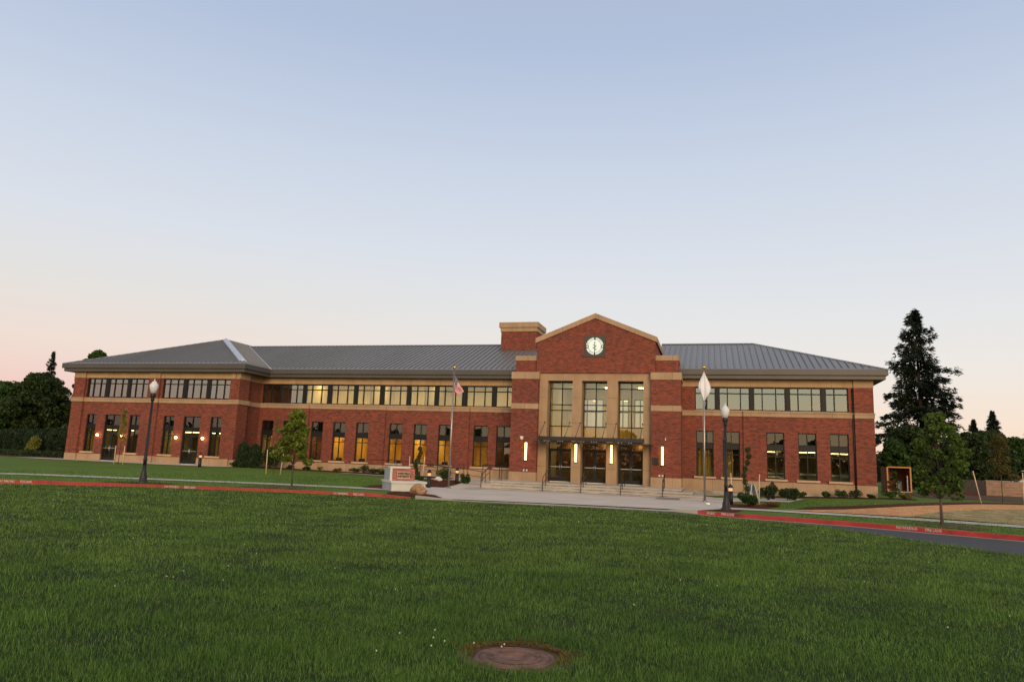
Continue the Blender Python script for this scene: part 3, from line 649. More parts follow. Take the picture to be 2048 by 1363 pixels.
def roofs():
    yB, yA, yD = 49.06, 45.83, 48.30
    xa0, xa1, xd = -50.95, -33.65, 10.49; xm = (xa0+xa1)/2
    def zf(y, e): return ZR+SL*(y-e)
    r = MB()
    ap = yA+(xa1-xa0)/2; zap = zf(ap, yA)
    def slab(pts):   # sloping plane with thickness
        p = [Vector(q) for q in pts]; n = (p[1]-p[0]).cross(p[2]-p[0]).normalized()
        if n.z < 0: n = -n
        k = len(p); r.add([tuple(q) for q in p]+[tuple(q-n*.08) for q in p], [tuple(range(k)), tuple(reversed(range(k, 2*k)))]+[(i, (i+1) % k, (i+1) % k+k, i+k) for i in range(k)])
    slab([(xa0, yA, ZR), (xa1, yA, ZR), (xm, ap, zap)]); slab([(xa0, yA, ZR), (xm, ap, zap), (xm, 72, zap), (xa0, 72, ZR)]); slab([(xa1, yA, ZR), (xa1, 72, ZR), (xm, 72, zap), (xm, ap, zap)])
    ridge = 57.2; zr = zf(ridge, yB)
    slab([(xa1-8, yB, ZR), (-11.8, yB, ZR), (-11.8, ridge, zr), (xa1-8, ridge, zr)]); slab([(xa1-8, ridge, zr), (-11.8, ridge, zr), (-11.8, 65.3, ZR), (xa1-8, 65.3, ZR)])
    rd = 55.7; zd = zf(rd, yD); xe = 3.0
    slab([(-3.7, yD, ZR), (xd, yD, ZR), (xe, rd, zd), (-3.7, rd, zd)]); slab([(xd, yD, ZR), (xd, 64, ZR), (xe, rd, zd)]); slab([(-3.7, rd, zd), (xe, rd, zd), (xd, 64, ZR), (-3.7, 64, ZR)])
    ro = part(r, 'roof', M['roof'])
    # standing seams, each its own piece
    P = .406; h = .075; w = .022; off = .38
    def seam(a, b):
        a, b = Vector(a), Vector(b); d = (b-a).normalized(); s = d.cross(Vector((0, 0, 1))).normalized()*w; u = s.cross(d).normalized()*h
        if u.z < 0: u = -u
        vs = [a-s, a+s, b+s, b-s]; vs = [v+u*.05 for v in vs]+[v+u for v in vs]
        MB().add([tuple(v) for v in vs], [(3, 2, 1, 0), (4, 5, 6, 7), (0, 1, 5, 4), (1, 2, 6, 5), (2, 3, 7, 6), (3, 0, 4, 7)]).build('seam', M['roof'], ro)
    x = xa0+P
    while x < xa1-.2:
        t = min(x-xa0, xa1-x)
        if t > off: seam((x, yA+off, zf(yA+off, yA)), (x, yA+t, zf(yA+t, yA)))
        x += P
    y = yA+off+.1
    while y < ridge:
        t0 = off; t1 = min(y-yA, (xa1-xm)); tv = max(0, y-yB)
        if t1 > max(t0, tv): seam((xa1-max(t0, tv), y, ZR+SL*max(t0, tv)), (xa1-t1, y, ZR+SL*t1))
        y += P
    x = xa1-7.9
    while x < -11.8:
        t0 = max(off, xa1-x) if x < xa1 else off
        seam((x, yB+t0, zf(yB+t0, yB)), (x, ridge, zr)); x += P
    x = -3.4
    while x < xd-.2:
        ys = rd if x < xe else yD+(xd-x)*(rd-yD)/(xd-xe)
        if ys-yD > off: seam((x, yD+off, zf(yD+off, yD)), (x, ys, zf(ys, yD)))
        x += P
    # hip caps and ridge caps
    def cap(a, b, m, wd=.16, n='ridge_cap', up=.07): 
        a, b = Vector(a), Vector(b); d = (b-a).normalized(); s = d.cross(Vector((0, 0, 1))).normalized()*wd; u = Vector((0, 0, up))
        vs = [a-s-u*.2, a+u, a+s-u*.2, b-s-u*.2, b+u, b+s-u*.2]; MB().add([tuple(v) for v in vs], [(0, 1, 4, 3), (1, 2, 5, 4), (0, 2, 1), (3, 4, 5), (0, 3, 5, 2)]).build(n, m, ro)
    cap((xa1-.95, yA+.95, ZR+SL*.95), (xm, ap, zap), M['roofcap'], .30, 'hip_cap', .16); cap((xa0, yA, ZR), (xm, ap, zap), M['roof'], .12)
    cap((xm, ap, zap), (xm, 72, zap), M['roof']); cap((xa1-8.2, ridge, zr), (-11.8, ridge, zr), M['roof']); cap((-3.7, rd, zd), (xe, rd, zd), M['roof']); cap((xd, yD, ZR), (xe, rd, zd), M['roof'], .12)
    # valley flashing
    va, vb = Vector((xa1, yB, ZR+.05)), Vector((xa1-(ridge-yB), ridge, zr+.05)); cap(va, vb, M['roofcap'], .07, 'valley_flashing', .05)
    # eaves: upper gutter band, recessed shadow line, lower fascia, soffit
    s1 = MB()
    for nm, o, z0, z1 in (('gutter', 0, 7.34, ZR+.035), ('fascia', .13, ZS, 7.315)):
        t = .12; b = MB()
        b.box(xa0+o, xa1-o, yA+o, yA+o+t, z0, z1); b.box(xa0+o, xa0+o+t, yA+o+t, 72, z0, z1)
        b.box(xa1-o-t, xa1-o, yA+o+t, yB+o+t, z0, z1); b.box(xa1-o, -12.9, yB+o, yB+o+t, z0, z1)
        part(b, nm, M['fascia']); b = MB().box(-2.2, xd-o, yD+o, yD+o+t, z0, z1).box(xd-o-t, xd-o, yD+o+t, 64, z0, z1); part(b, nm, M['fascia'])
    s1.box(xa0+.25, xa1-.25, yA+.25, YA+.1, ZS+.02, 7.33).box(xa0+.25, XAL+.1, YA+.1, 72, ZS+.02, 7.33).box(XAS-.1, xa1-.25, YA+.1, yB+.25, ZS+.02, 7.33)
    s1.box(XAS-.1, -12.9, yB+.251, YB+.1, ZS+.021, 7.33).box(-2.2, xd-.25, yD+.25, YD+.1, ZS+.02, 7.33).box(9.6, xd-.25, YD+.1, 64, ZS+.02, 7.33)
    part(s1, 'soffit', M['soffit'])
roofs()
def interiors():
    # ground floor rooms: x0, x1, depth, wall material, number of lamps, lamp material
    def room(x0, x1, y0, dep, z0, z1, wm, lamps, lm='e_ceiling', size=(1.1, .35), floor=True, rear=True, cm='ceiling', yo=.9, wains=False):
        y1 = y0+dep; b = MB()
        if rear: b.quad((x0, y1, z0), (x1, y1, z0), (x1, y1, z1), (x0, y1, z1))
        b.quad((x0, y0, z0), (x0, y1, z0), (x0, y1, z1), (x0, y0, z1)); b.quad((x1, y0, z0), (x1, y0, z1), (x1, y1, z1), (x1, y1, z0)); part(b, 'room_wall', M[wm])
        part(MB().quad((x0, y0, z1), (x1, y0, z1), (x1, y1, z1), (x0, y1, z1)), 'room_ceiling', M[cm])
        part(MB().quad((x0, y0, z0), (x1, y0, z0), (x1, y1, z0), (x0, y1, z0)), 'room_floor', M['carpet'])
        if wains: part(MB().box(x0+.02, x1-.02, y1-.12, y1-.02, z0, 2.22), 'wainscot', M['interior_dark']); part(MB().box(x0+.3, x1-.3, y0+1.6, y0+1.7, z0, 1.0), 'counter', M['interior_dark'])
        for i in range(lamps):
            cx = x0+(x1-x0)*(i+.5)/lamps; cy = y0+yo+(dep-1.8)*(.15 if i % 2 else .45)
            part(MB().box(cx-size[0]/2, cx+size[0]/2, cy-size[1]/2, cy+size[1]/2, z1-(.20 if wains else .05), z1-(.16 if wains else .012)), 'ceiling_light', M[lm])
    ZC = 2.72
    ya, yb, yd = YA+.36, YB+.36, YD+.36
    # above the ground floor ceilings: dark void behind the spandrel glass
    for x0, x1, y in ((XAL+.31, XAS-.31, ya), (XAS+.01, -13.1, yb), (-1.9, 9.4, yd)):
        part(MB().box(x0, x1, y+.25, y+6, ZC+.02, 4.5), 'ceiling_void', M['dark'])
    room(XAL+.35, -42.2, ya, 4.5, .02, ZC, 'interior', 3, 'e_mid', (1.1, .14), wains=True); room(-42.1, XAS-.4, ya, 4.5, .02, ZC, 'interior', 4, 'e_mid', (1.4, .14), wains=True)
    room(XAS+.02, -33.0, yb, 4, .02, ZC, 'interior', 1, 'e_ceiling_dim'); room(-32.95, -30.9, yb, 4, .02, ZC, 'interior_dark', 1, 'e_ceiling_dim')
    room(-30.85, -28.75, yb, 3.2, .02, ZC, 'interior_wood', 1, 'e_ceiling'); room(-28.7, -26.75, yb, 3.0, .02, ZC, 'interior_orange', 1); room(-26.7, -24.4, yb, 3.0, .02, ZC, 'interior_orange', 1)
    room(-24.3, -21.9, yb, 3.2, .02, ZC, 'interior_orange', 1); room(-21.85, -20.0, yb, 3.0, .02, ZC, 'interior_orange', 1); room(-19.95, -17.8, yb, 3.0, .02, ZC, 'interior_orange', 1)
    room(-17.7, -15.35, yb, 3.4, .02, ZC, 'interior_orange', 1, 'e_ceiling', (.6, .3)); room(-15.3, -13.2, yb, 4, .02, ZC, 'interior_wood', 1, 'e_ceiling_dim')
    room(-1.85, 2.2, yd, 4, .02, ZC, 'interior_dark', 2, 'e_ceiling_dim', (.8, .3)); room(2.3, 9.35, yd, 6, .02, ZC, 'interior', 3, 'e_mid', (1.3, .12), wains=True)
    # upper floor
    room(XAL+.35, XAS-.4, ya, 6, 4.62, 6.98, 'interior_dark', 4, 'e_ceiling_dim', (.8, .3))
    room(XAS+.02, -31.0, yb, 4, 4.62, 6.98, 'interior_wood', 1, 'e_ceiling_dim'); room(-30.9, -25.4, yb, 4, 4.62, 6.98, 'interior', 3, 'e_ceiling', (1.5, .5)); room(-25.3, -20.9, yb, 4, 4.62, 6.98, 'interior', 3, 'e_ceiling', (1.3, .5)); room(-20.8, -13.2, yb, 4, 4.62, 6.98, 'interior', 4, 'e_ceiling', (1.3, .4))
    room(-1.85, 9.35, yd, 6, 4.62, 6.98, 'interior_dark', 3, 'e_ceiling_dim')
    # lobby, open to a glazed rear wall
    x0, x1, y0, y1 = -11.2, -3.85, 48.25, 56.8
    b = MB(); b.quad((x0, y0, 0.02), (x0, y1, .02), (x0, y1, 7.0), (x0, y0, 7.0)); b.quad((x1, y0, .02), (x1, y1, .02), (x1, y1, 7), (x1, y0, 7))
    part(b, 'room_wall', M['interior']); part(wallX(x0, x1, .02, 7.0, y1, .2, [(-10.2, -8.3, 2.9, 6.4), (-7.9, -6.3, 2.9, 6.4), (-5.9, -4.3, 2.9, 6.4)]), 'room_wall', M['interior'])
    for a, c in ((-10.2, -8.3), (-7.9, -6.3), (-5.9, -4.3)): window(a, c, 2.9, 6.4, y1+.1, [.3, .7], [.25, .35, .7], M['glass_door'], bar=.09)
    part(MB().quad((x0, y0, 7), (x1, y0, 7), (x1, y1, 7), (x0, y1, 7)), 'room_ceiling', M['ceiling']); part(MB().quad((x0, y0, .02), (x1, y0, .02), (x1, y1, .02), (x0, y1, .02)), 'room_floor', M['carpet'])
    part(MB().box(x0, x1, y0+3.4, y1, 2.75, 2.95), 'balcony_floor', M['interior']); part(MB().box(x0, x1, y0+3.5, y0+3.55, 2.95, 3.9), 'balcony_rail', M['interior_orange'])
    part(MB().box(x0, x1, y0+4.6, y0+4.7, .02, 2.75), 'room_wall', M['interior_wood'])
    for cx in (-10, -7.5, -5.0):
        for cy in (49.5, 54): part(MB().box(cx-.25, cx+.25, cy-.25, cy+.25, 6.94, 6.98), 'ceiling_light', M['e_ceiling'])
        part(MB().box(cx-.15, cx+.15, 52.4, 52.7, 2.7, 2.74), 'ceiling_light', M['e_ceiling'])
    # a few furnishings seen through the lit windows
    part(MB().box(-19.0, -18.65, yb+2.9, yb+2.97, 1.35, 2.0), 'wall_picture', M['interior_wood']); part(MB().box(-20.9, -20.5, yb+2.9, yb+2.97, 1.3, 1.9), 'wall_picture', M['leaf_mid'])
    part(MB().box(-29.3, -28.85, yb+3.1, yb+3.17, .02, 2.1), 'room_door', M['interior_orange'])
    for x in (-19.2, -28.0, -26.0, -22.9): part(MB().box(x-.25, x+.2, yb+.5, yb+.6, .75, 1.0).box(x-.08, x+.08, yb+.5, yb+.6, .5, .75), 'chair_back', M['black'])
    def curtain(x0, x1, y):
        b = MB(); n = max(6, int((x1-x0)/.09)); P_ = [(x0+(x1-x0)*i/n, y+.035*(-1)**i) for i in range(n+1)]
        b.add([(x, q, .1) for x, q in P_]+[(x, q, 2.68) for x, q in P_], [(i, i+1, i+n+2, i+n+1) for i in range(n)]); part(b, 'curtain', M['interior_curtain'])
    for q0, q1, y in ((-.95, .02, yd+.2), (.7, 1.3, yd+.2), (-48.5, -48.2, ya+.2), (-43.9, -43.45, ya+.2), (-41.05, -40.8, ya+.2), (-36.7, -36.4, ya+.2), (-36.2, -35.9, ya+.2), (-34.4, -34.0, yb+.2)): curtain(q0, q1, y)
    part(MB().box(3.0, 9.0, yd+1.5, yd+1.6, 1.05, 1.18).box(2.5, 4.5, yd+.5, yd+1, .85, .95), 'counter', M['plastic_white'])
interiors()
# ------------------------------------------------------------------ lamps, clock, canopy on the facade
def facade_things():
    lab = ['glowing vertical strip lamp on the brick tower left of the entrance doors', 'glowing vertical strip lamp on the stone pier between first and second doors', 'glowing vertical strip lamp on the stone pier between second and third doors', 'glowing vertical strip lamp on the brick tower right of the entrance doors']
    proto = None
    for (x, y), l in zip(((-12.0, YC), (-8.69, 47.2), (-6.34, 47.2), (-3.05, YC)), lab):
        if proto is None:
            proto = thing('wall_sconce', (x, y, 1.37), l, 'wall lamp', 'strip lamps beside the entrance doors')
            MB().box(-.10, .10, -.03, -.002, -.03, 1.17).build('back_plate', M['steel'], proto)
            s = MB()
            n = 8; prof = [(-.066*cos(pi*k/n), -.03-.075*sin(pi*k/n)) for k in range(n+1)]
            s.add([(px, py, 0) for px, py in prof]+[(px, py, 1.14) for px, py in prof], [(i, i+1, i+n+2, i+n+1) for i in range(n)]+[tuple(reversed(range(n+1))), tuple(range(n+1, 2*n+2))]); s.build('diffuser', M['e_sconce'], proto)
            MB().box(-.095, .095, -.135, -.03, -.05, -.001).build('end_cap', M['steel'], proto); MB().box(-.095, .095, -.135, -.03, 1.141, 1.18).build('end_cap', M['steel'], proto)
            o = proto
        else: o = copy_tree(proto)
        o.location = (x, y, 1.37); o['label'] = l
    lab = ['round wall lamp left of the far left glass door', 'round wall lamp right of the far left glass door', 'round wall lamp left of the second glass door', 'round wall lamp right of the second glass door']
    proto = None
    for x, l in zip((-47.18, -44.81, -39.71, -37.28), lab):
        if proto is None:
            proto = thing('wall_lamp', (x, YA, 2.06), l, 'wall lamp', 'round lamps on the left wing')
            MB().box(-.07, .07, -.03, -.002, -.1, .1).build('back_plate', M['steel'], proto)
            b = MB(); b.lathe([(.02, -.09), (.07, -.06), (.10, 0), (.07, .07), (.02, .09)], 12, (0, -.14, 0)); b.build('globe', M['e_globe'], proto); o = proto
        else: o = copy_tree(proto)
        o.location = (x, YA, 2.06); o['label'] = l
    # clock / seal
    ck = thing('wall_clock', (-7.53, 47.05, 9.05), 'round illuminated seal with a staff on a dark square panel below the gable', 'clock')
    MB().box(-.69, .69, -.05, -.002, -.72, .72).build('panel', M['clockpanel'], ck)
    def disc(r0, r1, a0, a1, y, n=24):
        b = MB(); vs = []
        for k in range(n+1):
            t = a0+(a1-a0)*k/n
            for r in (r0, r1): vs += [(r*cos(t), y, r*sin(t)), (r*cos(t), y+.03, r*sin(t))]
        b.add(vs, [(4*k, 4*k+2, 4*k+6, 4*k+4) for k in range(n)]+[(4*k+2, 4*k+3, 4*k+7, 4*k+6) for k in range(n)]+[(4*k, 4*k+4, 4*k+5, 4*k+1) for k in range(n)]+[(0, 1, 3, 2), (4*n, 4*n+2, 4*n+3, 4*n+1)]); return b
    MB().lathe([(.60, 0), (.60, .015)], 40, (0, 0, 0)).build('face_ring', M['black'], ck).matrix_local = Matrix.Translation((0, -.052, 0)) @ Matrix.Rotation(pi/2, 4, 'X')
    disc(.001, .415, 0, 2*pi, -.10).build('face', M['e_clock'], ck)
    for a0, a1 in ((8, 84), (96, 172), (196, 265), (275, 344)): disc(.435, .58, radians(a0), radians(a1), -.10, 12).build('letter_ring', M['e_clock'], ck)
    for a in (2, 178): disc(.001, .05, 0, 2*pi, -.10, 10).build('dot', M['e_clock'], ck).location = (.51*cos(radians(a-2 if a < 9 else a+2)), 0, -.03)
    s = MB().box(-.018, .018, -.125, -.105, -.58, .22).tube([(.12*sin(t*2.2), -.12, -.28+.075*t) for t in np.linspace(0, 5.2, 26)], .02, 6); s.box(-.05, .05, -.125, -.105, .22, .27); s.build('staff', M['black'], ck)
    def ringtext(txt, mid, flip=False, r=.505, step=10.2, size=.15):
        for i, ch in enumerate(txt):
            if ch == ' ': continue
            a = mid+(-(i-(len(txt)-1)/2)*step if not flip else (i-(len(txt)-1)/2)*step)
            o = text(ch, 'letter', M['black'], size, ck, ext=.004)
            t = radians(a); o.location = (r*cos(t), -.112, r*sin(t)); o.rotation_euler = (pi/2, radians(90-a if not flip else -90-a), 0)
            o.rotation_mode = 'XYZ'; o.matrix_local = Matrix.Translation((r*cos(t), -.112, r*sin(t))) @ Matrix.Rotation(radians((90-a) if not flip else (-90-a)), 4, 'Y') @ Matrix.Rotation(pi/2, 4, 'X')
    ringtext('WESTERN', 134, step=10.5, size=.13); ringtext('UNIVERSITY', 46, step=7.6, size=.12); ringtext('OF HEALTH', 230, True, step=8, size=.12); ringtext('SCIENCES', 310, True, step=8.5, size=.12)
    # canopy
    cn = thing('entrance_canopy', (-7.53, 47.2, 2.6), 'dark steel canopy hung by rods above the three entrance doors', 'canopy'); cn.location = (0, 0, 0)
    MB().box(-10.98, -4.09, 45.55, 45.68, 2.68, 2.94).build('front_beam', M['railing'], cn)
    MB().box(-11.08, -3.6, 45.2, 47.19, 2.565, 2.60).build('glass_sheet', M['glass_can'], cn)
    MB().box(-11.09, -3.59, 45.14, 45.199, 2.55, 2.61).build('edge_trim', M['steel'], cn)
    for x in (-10.83, -9.14, -8.43, -6.72, -6.04, -4.35):
        MB().box(x-.035, x+.035, 45.681, 47.19, 2.66, 2.86).build('outrigger', M['steel'], cn)
        MB().tube([(x, 47.4 if abs(x+10.83) > 9 else 47.19, 3.93), (x, 45.62, 2.97)], .016, 6).build('tie_rod', M['railing'], cn)
        MB().lathe([(.05, 0), (.05, .02)], 8).build('rod_plate', M['steel'], cn).matrix_local = Matrix.Translation((x, 47.195, 3.93)) @ Matrix.Rotation(pi/2, 4, 'X')
        MB().box(x-.03, x+.03, 45.58, 45.66, 2.94, 3.0).build('rod_lug', M['steel'], cn)
    for x in (-10.5, -10.2, -9.6, -9.45, -9.3, -8.1, -7.9, -7.4, -7.25, -7.1, -5.7, -5.5, -5.05, -4.9): MB().box(x-.02, x+.02, 45.6, 45.64, 2.601, 2.68).build('clip', M['chrome'], cn)
    # small fittings
    cam = thing('security_camera', (-12.28, YC, 2.82), 'white dome camera on the brick tower left of the entrance', 'camera')
    MB().lathe([(.03, .12), (.12, .10), (.13, -.02), (.10, -.10), (.03, -.13)], 12, (0, -.16, 0)).build('dome', M['plastic_white'], cam); MB().box(-.04, .04, -.06, -.002, .0, .1).build('bracket', M['plastic_white'], cam)
    for x, l in ((-12.1, 'left one of two small white outlets low on the left tower'), (-11.89, 'right one of two small white outlets low on the left tower'), (-3.23, 'left one of two small white outlets low on the right tower'), (-3.04, 'right one of two small white outlets low on the right tower')):
        MB().box(-.05, .05, -.05, -.002, -.06, .06).box(-.035, .035, -.06, -.05, -.045, .045).build('wall_outlet', M['plastic_white'], None, label=l, cat='outlet', group='outlets on the towers', loc=(x, YC, .70))
    MB().box(-.03, .03, -.07, -.002, -.07, .07).lathe([(.02, -.09), (.03, -.07)], 8, (0, -.04, 0)).build('wall_sensor', M['plastic_white'], None, label='tiny white sensor high on the brick tower right of the doors', cat='sensor', loc=(-2.86, YC, 3.0))
    pq = thing('wall_plaque', (-3.48, YC, 1.59), 'dark two-part panel on the brick beside the right strip lamp', 'plaque')
    MB().box(-.20, -.01, -.04, -.002, -.24, .24).build('plate', M['steel'], pq); MB().box(.01, .2, -.04, -.002, -.24, .24).build('plate', M['steel'], pq)
def text(s, name, mat, size, parent=None, ext=.005, bold=0, **kw):
    cu = bpy.data.curves.new(name, 'FONT'); cu.body = s; cu.size = size; cu.extrude = ext; cu.align_x = 'CENTER'; cu.align_y = 'CENTER'; cu.resolution_u = 2; cu.offset = bold
    tmp = bpy.data.objects.new('tmp', cu); COL.objects.link(tmp); me = bpy.data.meshes.new_from_object(tmp); bpy.data.objects.remove(tmp); bpy.data.curves.remove(cu)
    me.materials.clear(); me.materials.append(mat); return link(name, me, parent, **kw)
M['glass_can'] = glass('canopy_glass', .1, (.35, .36, .34))
facade_things()
# ------------------------------------------------------------------ steps, rails, ramp
def steps():
    st = thing('entrance_steps', (-7.5, 44, 0), 'broad stained concrete steps in front of the entrance doors', 'steps'); st.location = (0, 0, 0)
    for i, (xl, xr, yn) in enumerate(((-13.35, -1.75, 43.35), (-13.9, -1.1, 42.95), (-14.5, -.45, 42.55))):
        zt = -.15*i
        MB().box(xl, xr, yn, 48.2-.01*i, zt-.045, zt).build('tread', M['steps'], st)
        MB().box(xl+.03, xr-.03, yn+.03, 48.2-.01*i, zt-.17, zt-.046).build('riser', M['riser'], st)
    def rail(x, l):
        t = thing('handrail', (x, 42.3, -.44), l, 'handrail', 'handrails on the entrance steps')
        for dy in (0, .16): pass
        MB().tube([(0, .0, 0), (0, .0, .72), (0, .12, .84), (0, 1.5, 1.30), (0, 1.75, 1.30), (0, 1.78, .46)], .024, 6).build('rail', M['railing'], t)
        MB().tube([(0, .85, .15+.15), (0, .85, 1.06)], .02, 6).build('post', M['railing'], t)
        MB().tube([(0, .06, .45), (0, 1.6, .96)], .015, 5).build('lower_rail', M['railing'], t)
        return t
    for x, l in ((-13.6, 'handrail at the far left end of the entrance steps'), (-9.75, 'handrail on the steps in front of the first entrance door'), (-7.45, 'handrail on the steps in front of the middle entrance door'), (-5.12, 'handrail on the steps in front of the third entrance door'), (-2.75, 'handrail near the far right end of the entrance steps')): rail(x, l)
    # ramp railing
    rp = thing('ramp_railing', (-18, 46, 0), 'dark steel railing along the ramp left of the entrance steps', 'railing'); rp.location = (0, 0, 0)
    back = [(-22.0, 48.3, .98), (-18.4, 48.3, .98), (-16.2, 48.0, .80), (-13.45, 47.9, .92)]
    MB().tube([(-23.5, 47.2, .98), (-21.5, 47.2, .98), (-19.5, 47.0, .88), (-15.1, 47.0, .5)], .025, 6).build('rail', M['railing'], rp)
    MB().tube([(-19.2, 46.2, .86), (-17.6, 46.2, .72), (-16.1, 46.2, .60)], .025, 6).build('rail', M['railing'], rp)
    MB().tube([(-15.4, 48.2, .92), (-13.3, 48.2, .92), (-13.25, 45.5, .92)], .022, 6).build('rail', M['railing'], rp)
    MB().tube([(-22.5, 47.2, .5), (-19.5, 47.0, .5), (-15.1, 47.0, .12)], .016, 5).build('lower_rail', M['railing'], rp)
    for x, y, z in ((-21.5, 47.2, .98), (-19.6, 47.0, .88), (-17.4, 47.0, .70), (-15.1, 47.0, .5), (-18.0, 46.2, .76), (-16.1, 46.2, .86), (-15.4, 48.2, .92), (-14.2, 48.2, .92), (-13.3, 48.2, .92), (-13.25, 45.5, .92)):
        MB().tube([(x, y, G(x, y)-.1), (x, y, z)], .022, 6).build('post', M['railing'], rp)
    MB().add([(-19.5, 49.8, -.12), (-13.4, 49.8, .0), (-13.4, 44.2, -.36), (-15.0, 44.6, -.42), (-16.4, 46.6, -.38), (-19.5, 48.2, -.16), (-19.5, 49.8, -.7), (-13.4, 49.8, -.7), (-13.4, 44.2, -.7), (-15.0, 44.6, -.7), (-16.4, 46.6, -.7), (-19.5, 48.2, -.7)], [(0, 5, 4, 3, 2, 1)]+[(i, (i+1) % 6, (i+1) % 6+6, i+6) for i in range(6)]).build('ramp', M['concrete'], None, kind='structure')
steps()
# ------------------------------------------------------------------ street furniture
def street_lamp(x, y, H, lab):
    t = thing('street_lamp', (x, y, G(x, y)), lab, 'street lamp', 'acorn street lamps by the kerb')
    MB().lathe([(.21, -.15), (.21, .06), (.17, .10), (.155, .30), (.115, .38), (.13, .43), (.095, .50), (.085, .80)], 16).build('base', M['lamp_iron'], t)
    MB().lathe([(.075, .80), (.072, 1.0), (.09, 1.02), (.09, 1.06), (.068, 1.08), (.050, H-.95)], 16, ripple=.09).build('pole', M['lamp_iron'], t)
    MB().lathe([(.055, H-.95), (.09, H-.93), (.07, H-.86), (.10, H-.78), (.13, H-.70), (.13, H-.63), (.10, H-.60)], 14).build('collar', M['lamp_iron'], t)
    MB().lathe([(.10, H-.60), (.165, H-.40), (.185, H-.26), (.17, H-.19), (.12, H-.15), (.10, H-.09), (.05, H-.05)], 18, ripple=.03).build('globe', M['globe_glass'], t)
    MB().lathe([(.05, H-.05), (.02, H-.03), (.03, H-.01), (.008, H+.06)], 10).build('finial', M['globe_glass'], t)
street_lamp(-24.55, 27.0, 4.62, 'tall dark lamp with white acorn globe by the kerb in front of the left wing')
street_lamp(.56, 33.2, 4.58, 'tall dark lamp with white acorn globe at the kerb right of the plaza')
def bollards():
    proto = None
    for x, y, l in ((-34.4, 42.9, 'black bollard light on the lawn in front of the left wing'), (-14.95, 37.2, 'black bollard light right beside the boulder and brick sign'), (-15.85, 44.2, 'black bollard light behind the left flagpole by the ramp'), (.86, 37.9, 'black bollard light just behind the right street lamp'), (3.3, 44.2, 'black bollard light among shrubs in front of the right wing')):
        if proto is None:
            o = proto = thing('bollard_light', (0, 0, 0), l, 'bollard light', 'black bollard lights around the plaza')
            MB().lathe([(.115, -.2), (.115, .66)], 14).build('post', M['bollard'], proto)
            MB().lathe([(.095, .661), (.095, .80)], 14).build('lens', M['e_bollard'], proto)
            for z in (.70, .745): MB().lathe([(.115, z), (.115, z+.012)], 14).build('louvre', M['bollard'], proto)
            MB().lathe([(.125, .801), (.125, .84), (.10, .92), (.05, .97), (.02, 1.0)], 14).build('cap', M['bollard'], proto)
        else: o = copy_tree(proto)
        o.location = (x, y, G(x, y)); o['label'] = l
bollards()
